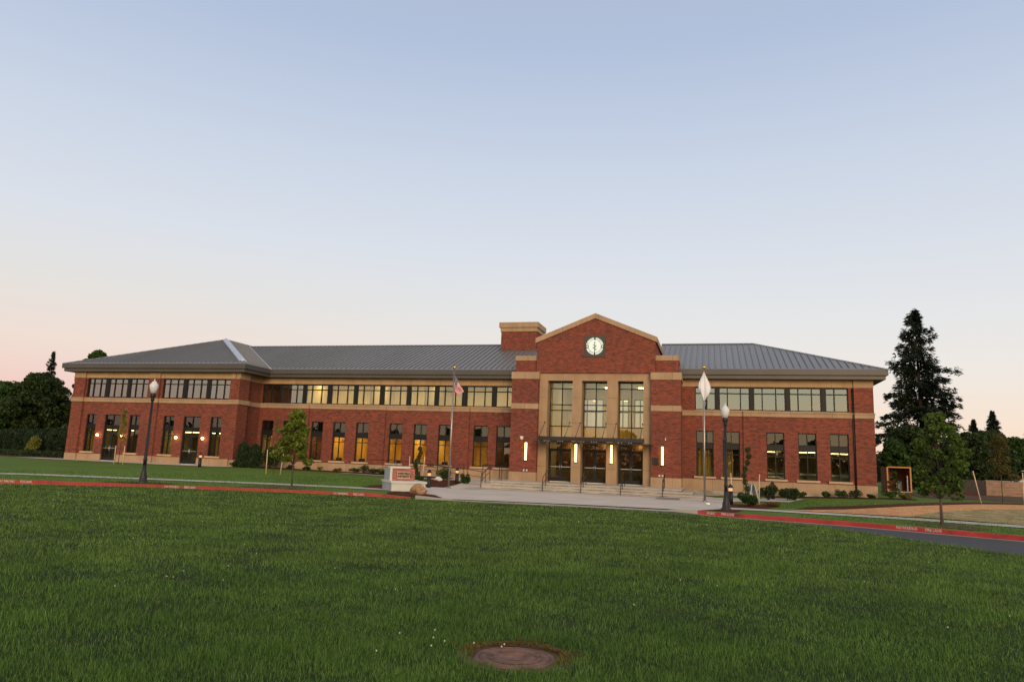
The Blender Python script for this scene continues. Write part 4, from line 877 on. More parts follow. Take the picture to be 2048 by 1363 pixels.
def flags():
    def pole(x, y, top, lab):
        z = G(x, y); t = thing('flagpole', (x, y, z+.02), lab, 'flagpole', 'flagpoles at the plaza'); h = top-z
        MB().lathe([(.15, 0), (.15, .03), (.10, .06), (.075, .10)], 14).build('base_collar', M['pole'], t)
        MB().lathe([(.055, .06), (.05, h*.4), (.03, h-.12)], 12).build('pole', M['pole'], t)
        MB().lathe([(.01, h-.12), (.075, h-.08), (.10, h), (.075, h+.07), (.01, h+.10)], 12).build('ball', M['gold'], t)
        MB().tube([(-.075, -.03, 1.2), (-.07, -.03, h-.25)], .006, 4).build('halyard', M['pole'], t); return h+z
    pole(-14.28, 38.5, 6.45, 'silver flagpole with gold ball, left side of the plaza')
    pole(-.40, 39.1, 6.55, 'silver flagpole with gold ball, right side of the plaza')
    # US flag
    m, N, L, b = newmat('striped_flag_cloth'); uv = N.new('ShaderNodeUVMap'); s = N.new('ShaderNodeSeparateXYZ'); L.new(uv.outputs[0], s.inputs[0])
    def mth(op, a, c=None):
        n = N.new('ShaderNodeMath'); n.operation = op
        for i, q in enumerate((a, c)):
            if q is None: continue
            if hasattr(q, 'links'): L.new(q, n.inputs[i])
            else: n.inputs[i].default_value = q
        return n.outputs[0]
    st = mth('LESS_THAN', mth('FRACT', mth('MULTIPLY', s.outputs[1], 6.5)), .5)   # v from the top: red first
    c = mixc(N, L, st, (.72, .68, .66), (.50, .008, .015))
    du = mth('SUBTRACT', mth('FRACT', mth('MULTIPLY', s.outputs[0], 15)), .5); dv = mth('SUBTRACT', mth('FRACT', mth('MULTIPLY', s.outputs[1], 11)), .5)
    star = mth('LESS_THAN', mth('ADD', mth('MULTIPLY', du, du), mth('MULTIPLY', dv, dv)), .05)
    cant = mth('MULTIPLY', mth('LESS_THAN', s.outputs[0], .4), mth('LESS_THAN', s.outputs[1], 7/13))
    c = mixc(N, L, cant, c, mixc(N, L, star, (.012, .016, .05), (.8, .8, .8)))
    L.new(c, b.inputs['Base Color']); b.inputs['Roughness'].default_value = .8
    def cloth(name, fn, nu, nv, mat, **kw):
        me = bpy.data.meshes.new(name); vs = [fn(i/nu, j/nv) for j in range(nv+1) for i in range(nu+1)]
        fs = [(j*(nu+1)+i, j*(nu+1)+i+1, (j+1)*(nu+1)+i+1, (j+1)*(nu+1)+i) for j in range(nv) for i in range(nu)]
        me.from_pydata(vs, [], fs); ul = me.uv_layers.new(name='UVMap')
        for p in me.polygons:
            for li, vi in zip(p.loop_indices, p.vertices): ul.data[li].uv = ((vi % (nu+1))/nu, (vi//(nu+1))/nv)
        me.polygons.foreach_set('use_smooth', [True]*len(me.polygons)); me.materials.append(mat); o = link(name, me, None, **kw)
        md = o.modifiers.new('thickness', 'SOLIDIFY'); md.thickness = .006; return o
    def us(u, v):
        x = .05+u*(.60-.27*v)*u**.12; z = -.98*v*(1-u)-u**.92*(1.05+.22*v)
        y = .09*sin(u*9+v*3.0)*u**.5+.05*sin(v*8+u*4)
        return (x, y, z)
    cloth('national_flag', us, 36, 30, m, label='red, white and blue striped flag hanging limp on the left flagpole', cat='flag', loc=(-14.28, 38.5, 6.12))
    m2, N, L, b = newmat('white_flag_cloth'); v = coords(N, L); f = noise(N, L, v, 4, 3)
    L.new(cramp(N, L, f, [(.45, (.76, .76, .78)), (.64, (.74, .72, .74)), (.70, (.56, .40, .38))]), b.inputs['Base Color']); b.inputs['Roughness'].default_value = .8
    def wf(u, v):
        w = .04+.50*sin(pi*.93*v**1.2); sgn = u-.45
        return (sgn*w*1.15, -.07+.05*cos(u*14)*(.2+v)+.05*sin(v*7), -1.62*v*(1-.14*abs(sgn)*2*v)+(.22*v*max(0, -sgn)*2))
    cloth('white_flag', wf, 36, 30, m2, label='plain white flag hanging limp on the right flagpole', cat='flag', loc=(-.40, 39.06, 6.32))
    up = thing('ground_uplight', (-.22, 36.9, G(-.22, 36.9)+.02), 'small glowing uplight in the plaza paving near the right flagpole', 'uplight')
    MB().lathe([(.16, 0), (.16, .03), (.12, .03)], 14).build('rim', M['chrome'], up); MB().lathe([(.12, .01), (.11, .034)], 14).build('lens', M['e_up'], up)
flags()
def kerb_text():
    def letters(lab):
        o = link('kerb_lettering', None, None, lab, 'lettering', 'no parking lettering on the red kerb')
        for w, dx in (('NO PARKING', -.47), ('FIRE LANE', .50)): text(w, 'words', M['white_paint'], .13, o, .002, .004).location = (dx, 0, 0)
        return o
    def put(x, lab):
        s = 'NO PARKING  FIRE LANE'; 
        y0, y1 = float(Cy(x-.3)), float(Cy(x+.3)); a = math.atan2(y1-y0, .6)
        o = letters(lab)
        z = float(zc(x)); r = float(roadz(x)); h = z-r
        o.matrix_world = Matrix.Translation((x, float(Cy(x))-.006, r+h*.52+.02)) @ Matrix.Rotation(a, 4, 'Z') @ Matrix.Rotation(pi/2, 4, 'X') @ Matrix.Scale(.86, 4, (1, 0, 0))
    put(.16, 'white NO PARKING FIRE LANE lettering on the red kerb below the right street lamp')
    put(6.9, 'white NO PARKING FIRE LANE lettering on the red kerb under the right maple')
    def top(x, lab):
        y0, y1 = float(Cy(x-.6)), float(Cy(x+.6)); a = math.atan2(y1-y0, 1.2)
        o = letters(lab)
        z = float(zc(x)); o.matrix_world = Matrix.Translation((x, float(Cy(x))-.006, z-.055)) @ Matrix.Rotation(a, 4, 'Z') @ Matrix.Rotation(pi/2, 4, 'X') @ Matrix.Scale(.80, 4, (1, 0, 0))
    top(-22.1, 'white NO PARKING FIRE LANE lettering on the red kerb right of the left street lamp'); top(-15.0, 'white NO PARKING FIRE LANE lettering on the red kerb in front of the brick sign'); top(-28.5, 'white NO PARKING FIRE LANE lettering on the red kerb, leftmost of all')
kerb_text()
def sign_and_rocks():
    a = radians(36); t = thing('monument_sign', (-14.5, 31.45, G(-14.5, 31.4)-.03), 'low pale stone sign with a brick panel and bronze plaque near the kerb', 'sign', rz=a)
    MB().box(0, 1.62, 0, 2.3, -.25, .40).build('plinth', M['stone'], t); MB().box(-.02, -.001, .02, 2.28, -.25, .40).build('plinth_side', M['stoneside'], t)
    MB().box(-.06, 1.68, -.06, 2.36, .40, .50).build('plinth_cap', M['stone'], t)
    MB().box(.02, .13, .62, 2.1, .5, 1.08).build('side_slab', M['stoneside'], t); MB().box(.0, .10, .55, .62, .5, 1.08).build('frame', M['stone'], t); MB().box(.0, .98, .55, 1.2, 1.08, 1.17).build('frame', M['stone'], t)
    MB().box(.131, 1.22, .66, 1.15, .5, 1.079).build('brick_panel', M['signbrick'], t)
    MB().box(.36, 1.0, .63, .659, .60, .92).build('plaque', M['tan2'], t)
    for s, z in (('WESTERN', .83), ('UNIVERSITY', .70)):
        o = text(s, 'lettering', M['black'], .135, t, .004, .006); o.matrix_local = Matrix.Translation((.68, .622, z)) @ Matrix.Rotation(pi/2, 4, 'X')
    def rock(name, x, y, s, lab, mat):
        bm = bmesh.new(); bmesh.ops.create_icosphere(bm, subdivisions=3, radius=1)
        r = random.Random(5); ph = [r.uniform(0, 6) for _ in range(9)]
        cuts = [(Vector((cos(q*1.9+ph[0]), sin(q*1.9+ph[1]), sin(q*2.7+ph[2])*.8)).normalized(), .72+.16*r.random()) for q in range(9)]
        for v in bm.verts:
            p = v.co.copy()
            for n, d in cuts:
                k = p.dot(n)
                if k > d: p -= n*(k-d)*.9
            p *= 1+.03*sin(p.x*7+ph[3])*cos(p.z*6+ph[4]); v.co = Vector((p.x*s[0], p.y*s[1], p.z*s[2]))
        me = bpy.data.meshes.new(name); bm.to_mesh(me); bm.free(); me.materials.append(mat); link(name, me, None, label=lab, cat='boulder', loc=(x, y, G(x, y)+s[2]*.62))
    rock('boulder', -12.92, 30.9, (.42, .36, .31), 'brown rough boulder in front of the brick sign', M['rock'])
    rock('pale_rock', -16.9, 43.6, (.30, .25, .17), 'small pale rock in the mulch between the two bollards', M['stone'])
    # leaning pale A-frame board
    b = thing('folding_board', (2.0, 41.2, G(2, 41.2)), 'pale grey folding A-frame board beside the bare weeping tree', 'folding board', rz=.3)
    b1 = MB(); b1.box(-.02, .02, -.3, .3, 0, .95, lambda v: Matrix.Rotation(.16, 3, 'Y') @ v+Vector((-.22, 0, 0))).build('panel', M['greyboard'], b)
    b2 = MB(); b2.box(-.02, .02, -.3, .3, 0, .95, lambda v: Matrix.Rotation(-.24, 3, 'Y') @ v+Vector((.30, 0, 0))).build('panel', M['greyboard'], b)
    # open timber box, block wall, van, soil heap, barrel
    k = thing('timber_shelter', (12.6, 60, G(12.6, 60)), 'open-fronted timber box with orange edges beyond the right lawn', 'timber box')
    w, d, h = 1.62, 2.1, 1.8
    nb = 9
    for i in range(nb):
        z0, z1 = h*i/nb+.004, h*(i+1)/nb-.004
        MB().box(.0, .03, .09, d, z0, z1).build('plank', M['redwood'], k); MB().box(.03, w-.03, d-.03, d, z0, z1).build('plank', M['redwood'], k); MB().box(w-.03, w, .09, d, z0, z1).build('plank', M['redwood'], k)
    MB().box(0, w, .09, d, h, h+.03).build('roof', M['redwood'], k); MB().box(.03, w-.03, .09, d-.03, .0, .03).build('floor', M['redwood'], k)
    MB().box(-.02, .08, 0, .089, 0, h+.04).build('front_post', M['wood'], k); MB().box(w-.08, w+.02, 0, .089, -.02, h+.0).build('front_post', M['wood'], k); MB().box(.08, w+.02, 0, .089, h, h+.09).build('front_rail', M['wood'], k); MB().box(.08, w-.08, 0, .089, -.02, .09).build('front_rail', M['wood'], k)
    MB().box(w-.22, w-.16, .3, .5, .1, 1.25).build('leaning_board', M['white'], k); MB().box(.95, 1.25, 1.2, 1.25, .03, .85).build('leaning_board', M['stoneside'], k)
    wl = thing('block_wall', (19.7, 62, 0), 'low tan concrete block wall in front of the white van', 'wall'); wl.location = (0, 0, 0)
    for r_ in range(6):
        off = .2 if r_ % 2 else 0; z0 = .02+.19*r_-.02; x = 19.7
        while x < 30:
            x1 = min(x+(.4-off if x == 19.7 else .4), 30)
            MB().box(x+.006, x1-.006, 62, 62.19, z0+.006, z0+.184).build('block', M['cmu'], wl); x = x1
    MB().box(19.71, 30, 62.012, 62.18, -.2, 1.13).build('mortar_core', M['gutter'], wl); MB().box(19.7, 19.9, 62.2, 67.5, -.2, 1.15).build('return_wall', M['cmu'], wl); MB().box(19.68, 30, 61.98, 62.21, 1.143, 1.18).build('wall_cap', M['gutter'], wl)
    v = thing('white_van', (27.0, 68, .04), 'white van with roof rack behind the block wall', 'van')
    def pz(pts, y0, y1, nm, mt):
        n = len(pts); MB().add([(x, y0, z) for x, z in pts]+[(x, y1, z) for x, z in pts], [tuple(reversed(range(n))), tuple(range(n, 2*n))]+[(i, (i+1) % n, (i+1) % n+n, i+n) for i in range(n)]).build(nm, mt, v)
    pz([(-3.2, .4), (-3.2, 1.0), (-2.9, 1.15), (-2.2, 1.3), (2.4, 1.3), (2.4, .4)], 0, 1.9, 'lower_body', M['white']); pz([(-2.15, 1.301), (-1.6, 1.95), (2.3, 1.95), (2.35, 1.301)], .06, 1.84, 'window_band', M['dark']); pz([(-2.0, 1.951), (-2.25, 1.97), (-1.3, 2.14), (2.35, 2.16), (2.35, 1.951)], 0, 1.9, 'roof', M['white'])
    for x in (-2.1, -1.0, .5, 2.2): MB().tube([(x, .02, 1.3), (x+(.5 if x < -2 else 0), .04, 1.96)], .03, 5).build('door_pillar', M['white'], v)
    for x in (-2.2, 1.6):
        wb = MB(); wb.lathe([(.34, -.1), (.34, .1)], 16); o = wb.build('wheel', M['black'], v); o.matrix_local = Matrix.Translation((x, .1, .34)) @ Matrix.Rotation(pi/2, 4, 'X')
    for y in (.3, 1.6): MB().tube([(-1.5, y, 2.34), (2.2, y, 2.36)], .03, 5).build('rack_rail', M['steel'], v)
    for x in (-1.3, 0, 1.3): MB().tube([(x, .3, 2.16), (x, .3, 2.35), (x, 1.6, 2.35), (x, 1.6, 2.16)], .025, 5).build('rack_bar', M['steel'], v)
    b = MB(); n = 20
    b.add([(2.0*cos(2*pi*k/n)*r*(1+.12*sin(3*k)), 1.4*sin(2*pi*k/n)*r, .62*(1-r)**1.2+.04*sin(5*k*r)) for r in (1, .75, .5, .25, .02) for k in range(n)], [(i*n+k, i*n+(k+1) % n, (i+1)*n+(k+1) % n, (i+1)*n+k) for i in range(4) for k in range(n)], True)
    b.build('mulch_heap', M['mulch'], None, label='heap of reddish mulch right of the timber box', cat='heap', loc=(16.8, 60.5, .03))
    br = MB(); br.lathe([(.25, 0), (.28, .1), (.29, .45), (.28, .8), (.25, .85)], 14); br.build('blue_barrel', M['blue'], None, label='blue barrel behind the right maple trunk', cat='barrel', loc=(17.7, 63.5, .04))
    # manhole
    mh = thing('manhole_cover', (-1.37, 5.22, lawnz(-1.37, 5.22)+.0), 'rusty round manhole cover sunk in the front lawn', 'manhole cover'); mh.location.z = float(lawnz(-1.37, 5.22))
    MB().lathe([(.29, -.1), (.29, .006), (.262, .010), (.258, .002)], 36).build('frame_ring', M['manhole'], mh)
    b = MB(); b.lathe([(.255, -.02), (.255, .006), (.21, .012), (.205, .003), (.15, .003), (.145, .012), (.09, .012), (.085, .003), (.02, .003)], 36); b.build('lid', M['manhole'], mh)
    for k in range(10):
        q = 2*pi*k/10; MB().box(-.012, .012, -.012, .012, .012, .022).build('stud', M['manhole'], mh).location = (.178*cos(q), .178*sin(q), -.008)
sign_and_rocks()
# ------------------------------------------------------------------ vegetation
def tree(name, x, y, h, lab, cat='tree', clusters=26, crown=(1.2, 1.2, 1.6), cz=None, base=1.2, n=9000, leaf=.12, mat='leaf_mid', bark='bark', tr=.05, group=None, shape='oval', lean=0, z0=None, crad=.36):
    z = G(x, y) if z0 is None else z0; t = thing(name, (x, y, z), lab, cat, group)
    cz = cz if cz is not None else base+(h-base)/2
    b = MB(); top = h*.93; pts = [(lean*k/6*h*.1+rng.normal()*.02*h/4, rng.normal()*.02*h/4, top*k/6) for k in range(7)]; pts[0] = (0, 0, -.15)
    b.tube(pts, [tr*(1.25 if k == 0 else 1-.13*k) for k in range(7)], 7)
    C = []
    for i in range(clusters):
        u = (i+.5)/clusters; zz = base+(h-base)*u
        if shape == 'oval': r = math.sin(pi*min(1, .18+.82*u))**.6 if u > .0 else .5
        elif shape == 'cone': r = (1-u)**.7+.05
        elif shape == 'column': r = .85 if u < .8 else .85*(1-u)/.2+.2
        else: r = math.sqrt(max(.05, 1-(2*u-1)**2))
        a = i*2.39996+rng.uniform(-.5, .5); q = r*rng.uniform(.35, 1.0)
        c = (crown[0]*q*cos(a)*.75, crown[1]*q*sin(a)*.75, zz*.98)
        C.append((c, r)); f = max(.1, min(.9, (zz-base*.4)/top)); k0 = max(f*.75*6, base*.85/top*6); i0 = min(5, int(k0)); p0 = Vector(pts[i0]).lerp(Vector(pts[i0+1]), k0-i0); p1 = Vector(c)
        b.tube([p0, (p0+p1)/2+Vector((0, 0, .06*h*rng.uniform(0, 1))), p1], [tr*.34, tr*.22, tr*.08], 5)
    b.build('trunk', M[bark], t)
    P = []
    m = n//clusters
    for c, r in C:
        s = crad*rng.uniform(.65, 1.25); P.append(ell(m, c, (crown[0]*s, crown[1]*s, crown[2]*s*.62), .35))
    P = np.concatenate(P); P = P[P[:, 2] > base*.7]
    V, F = leaves(P, leaf, asp=1.4); npmesh('crown', V, F, M[mat], t)
    return t
def fir(x, y, h, R, lab, nb=230, name='fir_tree', z0=None, seed=3, mat='needle', bare=.08, jag=.5, dens=1.0, group=None, pw=.85, gaps=False):
    g = np.random.default_rng(seed); z = G(x, y) if z0 is None else z0; t = thing(name, (x, y, z), lab, 'tree', group)
    b = MB(); b.tube([(0, 0, -.2), (0.02*h*.3, 0, h*.4), (0, 0, h*.98)], [h*.018, h*.011, .03], 8)
    PP, DD, SS = [], [], []
    for i in range(nb):
        a0 = i*2.39996+g.uniform(-.6, .6); u = bare+(1-bare)*(i/nb)**.92; zz = h*u; L_ = R*((1-u)**pw)*g.uniform(1-jag, 1.12)*(.86+.22*sin(u*23+a0)*sin(u*9+2)) + .05*R*(1.2-u)
        d = np.array([cos(a0), sin(a0)])
        if gaps and u < .93 and sin(u*37+2.2*sin(a0)+seed) > .35: continue
        m = int(max(6, 34*L_/R*dens+5)); s = np.sort(g.uniform(.06, 1, m))
        zc_ = zz+L_*(.10*s-.50*s**2+.26*s**3)*(.9 if u < .7 else .3)+L_*.35*s*(u > .8)
        pts = np.stack([d[0]*L_*s, d[1]*L_*s, zc_], 1)
        if i % 2 == 0: b.tube([(0, 0, zz), (d[0]*L_*.5, d[1]*L_*.5, zz+L_*(.05-.12+.03)*.9), (d[0]*L_*.9, d[1]*L_*.9, float(zc_[-1]))], [.035+.02*(1-u), .025, .008], 4)
        k = 8; w = .30*L_*(1-.65*s)*.55+.09
        side = np.array([-d[1], d[0], 0]); off = g.uniform(-1, 1, (m, k))
        Q = pts[:, None, :]+side[None, None]*(off*w[:, None])[:, :, None]+g.normal(size=(m, k, 3))*np.array([.04, .04, .10])*R*.22
        PP.append(Q.reshape(-1, 3)); dirs = np.array([d[0], d[1], -.35])[None, None]+side[None, None]*np.sign(off)[:, :, None]*.7+g.normal(size=(m, k, 3))*.35
        DD.append(dirs.reshape(-1, 3)); SS.append(np.full(m*k, .085*R**.5*(.55+.45*(1-u))))
    b.build('trunk', M['bark_dark'], t)
    P, D, S_ = np.concatenate(PP), unit(np.concatenate(DD)), np.concatenate(SS)[:, None]
    n = len(P); s = np.cross(D, unit(g.normal(size=(n, 3)))); s = unit(s)*S_*.42
    V = np.stack([P-s, P+s, P+D*S_*2.2], 1).reshape(-1, 3); npmesh('crown', V, np.arange(3*n).reshape(n, 3), M[mat], t); return t
def shrub(x, y, r, h, lab, mat='leaf_mid', n=700, leaf=.07, name='shrub', group='shrubs along the building', z0=None):
    z = G(x, y) if z0 is None else z0; t = thing(name, (x, y, z), lab, 'shrub', group); g = rng
    b = MB()
    C = [(r*.75*cos(k*2.4)*g.uniform(.3, 1), r*.6*sin(k*2.4)*g.uniform(.3, 1), h*g.uniform(.3, .78)) for k in range(7)]
    for c in C: b.tube([(0, 0, -.05), (c[0]*.5, c[1]*.5, c[2]*.6), c], [.015, .012, .006], 4)
    b.build('stem', M['bark_dark'], t)
    P = np.concatenate([ell(n//7, c, (r*.42*g.uniform(.7, 1.3), r*.42, h*.30), .2) for c in C]); P[:, 2] = np.maximum(P[:, 2], .02)
    V, F = leaves(P, leaf, asp=1.5); npmesh('foliage', V, F, M[mat], t); return t
def column(x, y, r, h, lab, n=4200, name='columnar_cedar', mat='thuja', group=None, z0=None):
    z = G(x, y) if z0 is None else z0; t = thing(name, (x, y, z), lab, 'cedar', group)
    MB().tube([(0, 0, -.1), (0, 0, h*.8)], [.05, .02], 6).build('trunk', M['bark_dark'], t)
    u = rng.uniform(0, 1, n)**.9; a = rng.uniform(0, 2*pi, n); q = rng.uniform(.45, 1, n)**.5*(1+.12*np.sin(a*5+u*9))
    rr = r*np.where(u < .12, .75+2*u, np.where(u > .6, np.sqrt(np.maximum(0, 1-((u-.6)/.4)**2))*.98+.02, 1.0))*q
    P = np.stack([rr*np.cos(a), rr*np.sin(a), h*u+rng.normal(size=n)*.03*h], 1); P[:, 2] = np.maximum(P[:, 2], .02)
    V, F = leaves(P, .16*max(1, r), asp=2.6, up=(0, 0, 1), jit=.45); npmesh('foliage', V, F, M[mat], t); return t
def sapling(x, y, h, w, lab, mat, stakes=((-.38, .05), (.36, -.03)), sh=1.15, base=.9, n=900, tilt=(0, 0), leaf=.10):
    z = G(x, y); t = thing('staked_sapling', (x, y, z), lab, 'young tree', 'young staked trees'); b = MB()
    b.tube([(0, 0, -.1), (.02, 0, h*.5), (tilt[0]*.3, 0, h)], [.022, .016, .006], 6)
    C = []
    for i in range(12):
        u = (i+.5)/12; a = i*2.4; r = w*(1-u*.65)*rng.uniform(.3, 1); c = (r*cos(a), r*sin(a), base+(h-base)*u); C.append(c); b.tube([(0, 0, c[2]-.15), c], [.008, .003], 4)
    b.build('trunk', M['bark'], t)
    P = np.concatenate([ell(n//12, c, (w*.38, w*.38, (h-base)*.09), .3) for c in C]); V, F = leaves(P, leaf, asp=1.5); npmesh('crown', V, F, M[mat], t)
    for i, (dx, dy) in enumerate(stakes):
        tx = tilt[i] if isinstance(tilt[i], float) else 0
        MB().tube([(dx, dy, -.15), (dx+tx*.25, dy, sh)], .028, 6).build('stake', M['stake'], t); MB().tube([(dx+tx*.2, dy, sh*.85), (0, 0, sh*.83)], .008, 4).build('tie', M['steel'], t)
    return t
def vegetation():
    # young maples by the kerb
    tree('maple_tree', -18.95, 30.1, 3.62, 'young bright green maple between the kerb and the middle wing', clusters=34, crown=(1.35, 1.2, 1.35), base=1.2, n=3600, leaf=.165, mat='leaf_maple', tr=.04, group='young maples by the kerb', shape='cone', crad=.19)
    tree('maple_tree', 8.13, 30.3, 4.1, 'young dark green maple on the right kerb strip', clusters=40, crown=(1.32, 1.15, 1.6), base=1.1, n=4300, leaf=.125, mat='leaf_maple2', tr=.055, group='young maples by the kerb', shape='oval', crad=.20)
    sapling(-39.7, 41.2, 3.75, .38, 'staked sapling with yellowish leaves in front of the left glass door', 'leaf_yellow', sh=1.25, base=1.6, n=800, stakes=((-.42, .05), (.42, -.03)))
    sapling(-26.3, 39.6, 3.5, .42, 'staked sapling with rusty leaves just left of the bright green maple', 'leaf_rust', sh=1.5, base=1.5, n=300, stakes=((-.55, .05), (.5, -.03)), tilt=(-.15, .55))
    sapling(15.3, 45.8, 3.75, .80, 'staked sapling with thin olive crown on the right, before the block wall', 'leaf_olive', sh=1.75, base=1.35, n=2600, stakes=((-1.0, .05), (1.0, -.03)), tilt=(-1.3, .15))
    sapling(11.3, 52.0, 1.6, .42, 'small light green sapling in front of the timber box', 'leaf_mid', stakes=((.15, .05),), sh=.9, base=.45, n=500)
    # narrow weeping conifers between stakes
    for x, y, h, l, stl in ((-17.45, 41.2, 1.95, 'dark weeping conifer between two stakes behind the brick sign', ((-.45, .0, 0), (.42, 0, .6))), (1.66, 41.0, 2.75, 'dark weeping conifer between two stakes at the right wing', ((-.62, -.3, -.5), (.58, -2.2, .25)))):
        t = thing('weeping_conifer', (x, y, G(x, y)), l, 'young tree', 'weeping conifers')
        k = np.linspace(0, 1, 9); path = [(.10*sin(q*9)+.14*q, .06*cos(q*7), h*q) for q in k]
        MB().tube(path, .03, 6).build('trunk', M['bark_dark'], t)
        P = np.concatenate([ell(130, (px, py, max(.15, pz)), (.15 if pz > .3 else .1, .15, .16), .3) for px, py, pz in path[1:]]); V, F = leaves(P, .11, asp=3, up=(0, 0, -1), jit=.4); npmesh('foliage', V, F, M['leaf_dark'], t)
        for dx, dy, tl in stl: MB().tube([(dx, dy, -.1), (dx+tl*.2, dy, 1.5)], .028, 6).build('stake', M['stake'], t)
    # shrubs
    for x, r, h, m, l in ((-30.9, .38, .34, 'leaf_dark', 'small round dark shrub behind the bright green maple trunk'), (-29.5, .36, .26, 'leaf_dark', 'small flat dark shrub under the third ground-floor window'), (-28.4, .28, .3, 'leaf_yellow', 'small yellowish shrub between third and fourth windows'), (-27.0, .40, .30, 'leaf_rust', 'small reddish-green shrub under the fourth window'), (-25.5, .46, .4, 'leaf_dark', 'dark shrub left end of the clump left of the brick sign'), (-24.75, .52, .62, 'leaf_dark', 'tallest dark shrub of the clump left of the brick sign'), (-24.0, .42, .42, 'leaf_dark', 'dark shrub in the middle of the clump left of the brick sign'), (-23.3, .5, .45, 'leaf_dark', 'dark shrub at the right end of the clump left of the brick sign')): shrub(x, 48.7, r, h, l, m)
    shrub(-34.0, 46.1, .42, .42, 'small dark shrub at the right corner of the left wing', 'leaf_dark')
    shrub(-32.0, 47.6, 1.0, 1.65, 'large loose dark shrub under the second ground-floor window', 'leaf_dark', 4500, .09)
    column(-33.55, 46.5, .46, 1.75, 'left one of the twin dark columnar cedars at the inner corner', group='columnar cedars'); column(-32.72, 46.7, .40, 1.66, 'right one of the twin dark columnar cedars at the inner corner', group='columnar cedars')
    shrub(-17.2, 45.4, .55, .78, 'round green shrub behind the left flagpole', 'leaf_mid', 1800); shrub(-15.6, 45.0, .42, .66, 'round green shrub right of the bollard by the ramp', 'leaf_mid', 1500)
    shrub(-16.2, 38.6, .5, .5, 'low green shrub between the brick sign and the bollard', 'leaf_mid', 1200)
    shrub(1.65, 36.6, .62, .62, 'broad green shrub right of the lamp base', 'leaf_mid', 2600); shrub(2.75, 37.4, .4, .25, 'low reddish plant at the lawn edge right of the lamp', 'leaf_rust', 500)
    shrub(3.0, 43.0, .55, .85, 'left dark shrub of the pair around the far bollard', 'leaf_dark', 2400); shrub(4.05, 43.2, .62, .75, 'right dark shrub of the pair around the far bollard', 'leaf_dark', 2600)
    for x, r, h, m, l in ((4.6, .42, .55, 'leaf_mid', 'green shrub under the third right-wing window'), (5.25, .36, .35, 'leaf_mid', 'small green shrub left of the fourth right-wing window'), (6.6, .34, .42, 'leaf_mid', 'small green shrub right of the fourth right-wing window'), (7.45, .50, .50, 'leaf_mid', 'wide green shrub under the last right-wing window'), (8.3, .42, .52, 'leaf_dark', 'dark shrub beside the corner pilaster of the right wing'), (9.15, .24, .26, 'leaf_dark', 'tiny dark shrub before the right corner pilaster'), (10.25, .6, .62, 'leaf_mid', 'green shrub just past the right corner of the building'), (11.0, .35, .35, 'leaf_rust', 'small reddish shrub just past the right corner')): shrub(x, 48.0, r, h, l, m, 900)
    # left edge: hedge columns, shrub, ground cover, trees behind
    hx = [(-67.5, 55.4), (-65.8, 55.2), (-64.3, 55.0), (-62.8, 54.8), (-61.2, 54.6), (-59.7, 54.4), (-58.2, 54.2)]
    hl = ['leftmost tall cedar of the hedge left of the building', 'second cedar from the left in the hedge beside the building', 'third cedar from the left in the hedge beside the building', 'fourth cedar from the left in the hedge, behind the yellow shrub', 'third cedar from the building in the hedge left of it', 'second cedar from the building in the hedge left of it', 'cedar of the left hedge standing nearest the building']
    for (x, y), l in zip(hx, hl): column(x, y, 1.0, 2.45+rng.uniform(-.15, .15), l, 4200, group='cedars of the hedge left of the building')
    shrub(-60.5, 52.5, .75, 1.75, 'yellow-green loose shrub in front of the hedge left of the building', 'leaf_yellow', 1500, .12)
    P = np.stack([rng.uniform(-72, -53, 9000), rng.uniform(50.2, 53, 9000), rng.uniform(.05, .55, 9000)], 1); V, F = leaves(P, .14); npmesh('ground_cover', V, F, M['leaf_dark'], kind='stuff')
    shrub(-66.5, 52.0, 1.3, 1.3, 'big dark shrub at the far left in front of the hedge', 'leaf_dark', 4500, .13)
    L_ = [(-85, 66, 7.2, 5.0, 'leaf_dark', 'dark broadleaf tree at the far left edge'), (-78.5, 64, 7.7, 4.2, 'leaf_mid', 'green broadleaf tree near the left edge, below the lone conifer'), (-72.5, 63, 8.6, 3.8, 'leaf_dark', 'tall dark broadleaf tree just left of the building'), (-66.5, 66, 9.0, 3.6, 'leaf_dark', 'dark broadleaf tree touching the left end of the roof'), (-73.4, 71, 12.6, 2.7, 'leaf_mid', 'green tree whose top shows above the left end of the roof')]
    for x, y, h, r, m, l in L_: tree('broadleaf_tree', x, y, h, l, clusters=100, crown=(r, r, r*1.1), base=1.2, n=30000, leaf=.30, mat=m, bark='bark_dark', tr=.28, group='trees left of the building', shape='round', crad=.235)
    fir(-88.5, 78, 13.8, 3.0, 'lone dark conifer rising above the trees at the far left', 130, seed=11, bare=.2)
    # right side
    fir(21.3, 85, 18.9, 7.7, 'very tall ragged dark fir beyond the right end of the building', 250, seed=5, jag=.60, dens=1.6, bare=.10, pw=.76, gaps=True)
    fir(30.9, 100, 8.3, 2.8, 'small dark fir with a pointed tip right of the tall fir', 150, seed=21, bare=.05, group='firs on the right'); fir(32.3, 98, 9.2, 3.4, 'dark fir with a thin spire above the block wall', 170, seed=22, bare=.05, group='firs on the right'); fir(38.4, 103, 9.2, 3.2, 'dark fir cut by the right edge of the picture', 150, seed=23, bare=.05, group='firs on the right')
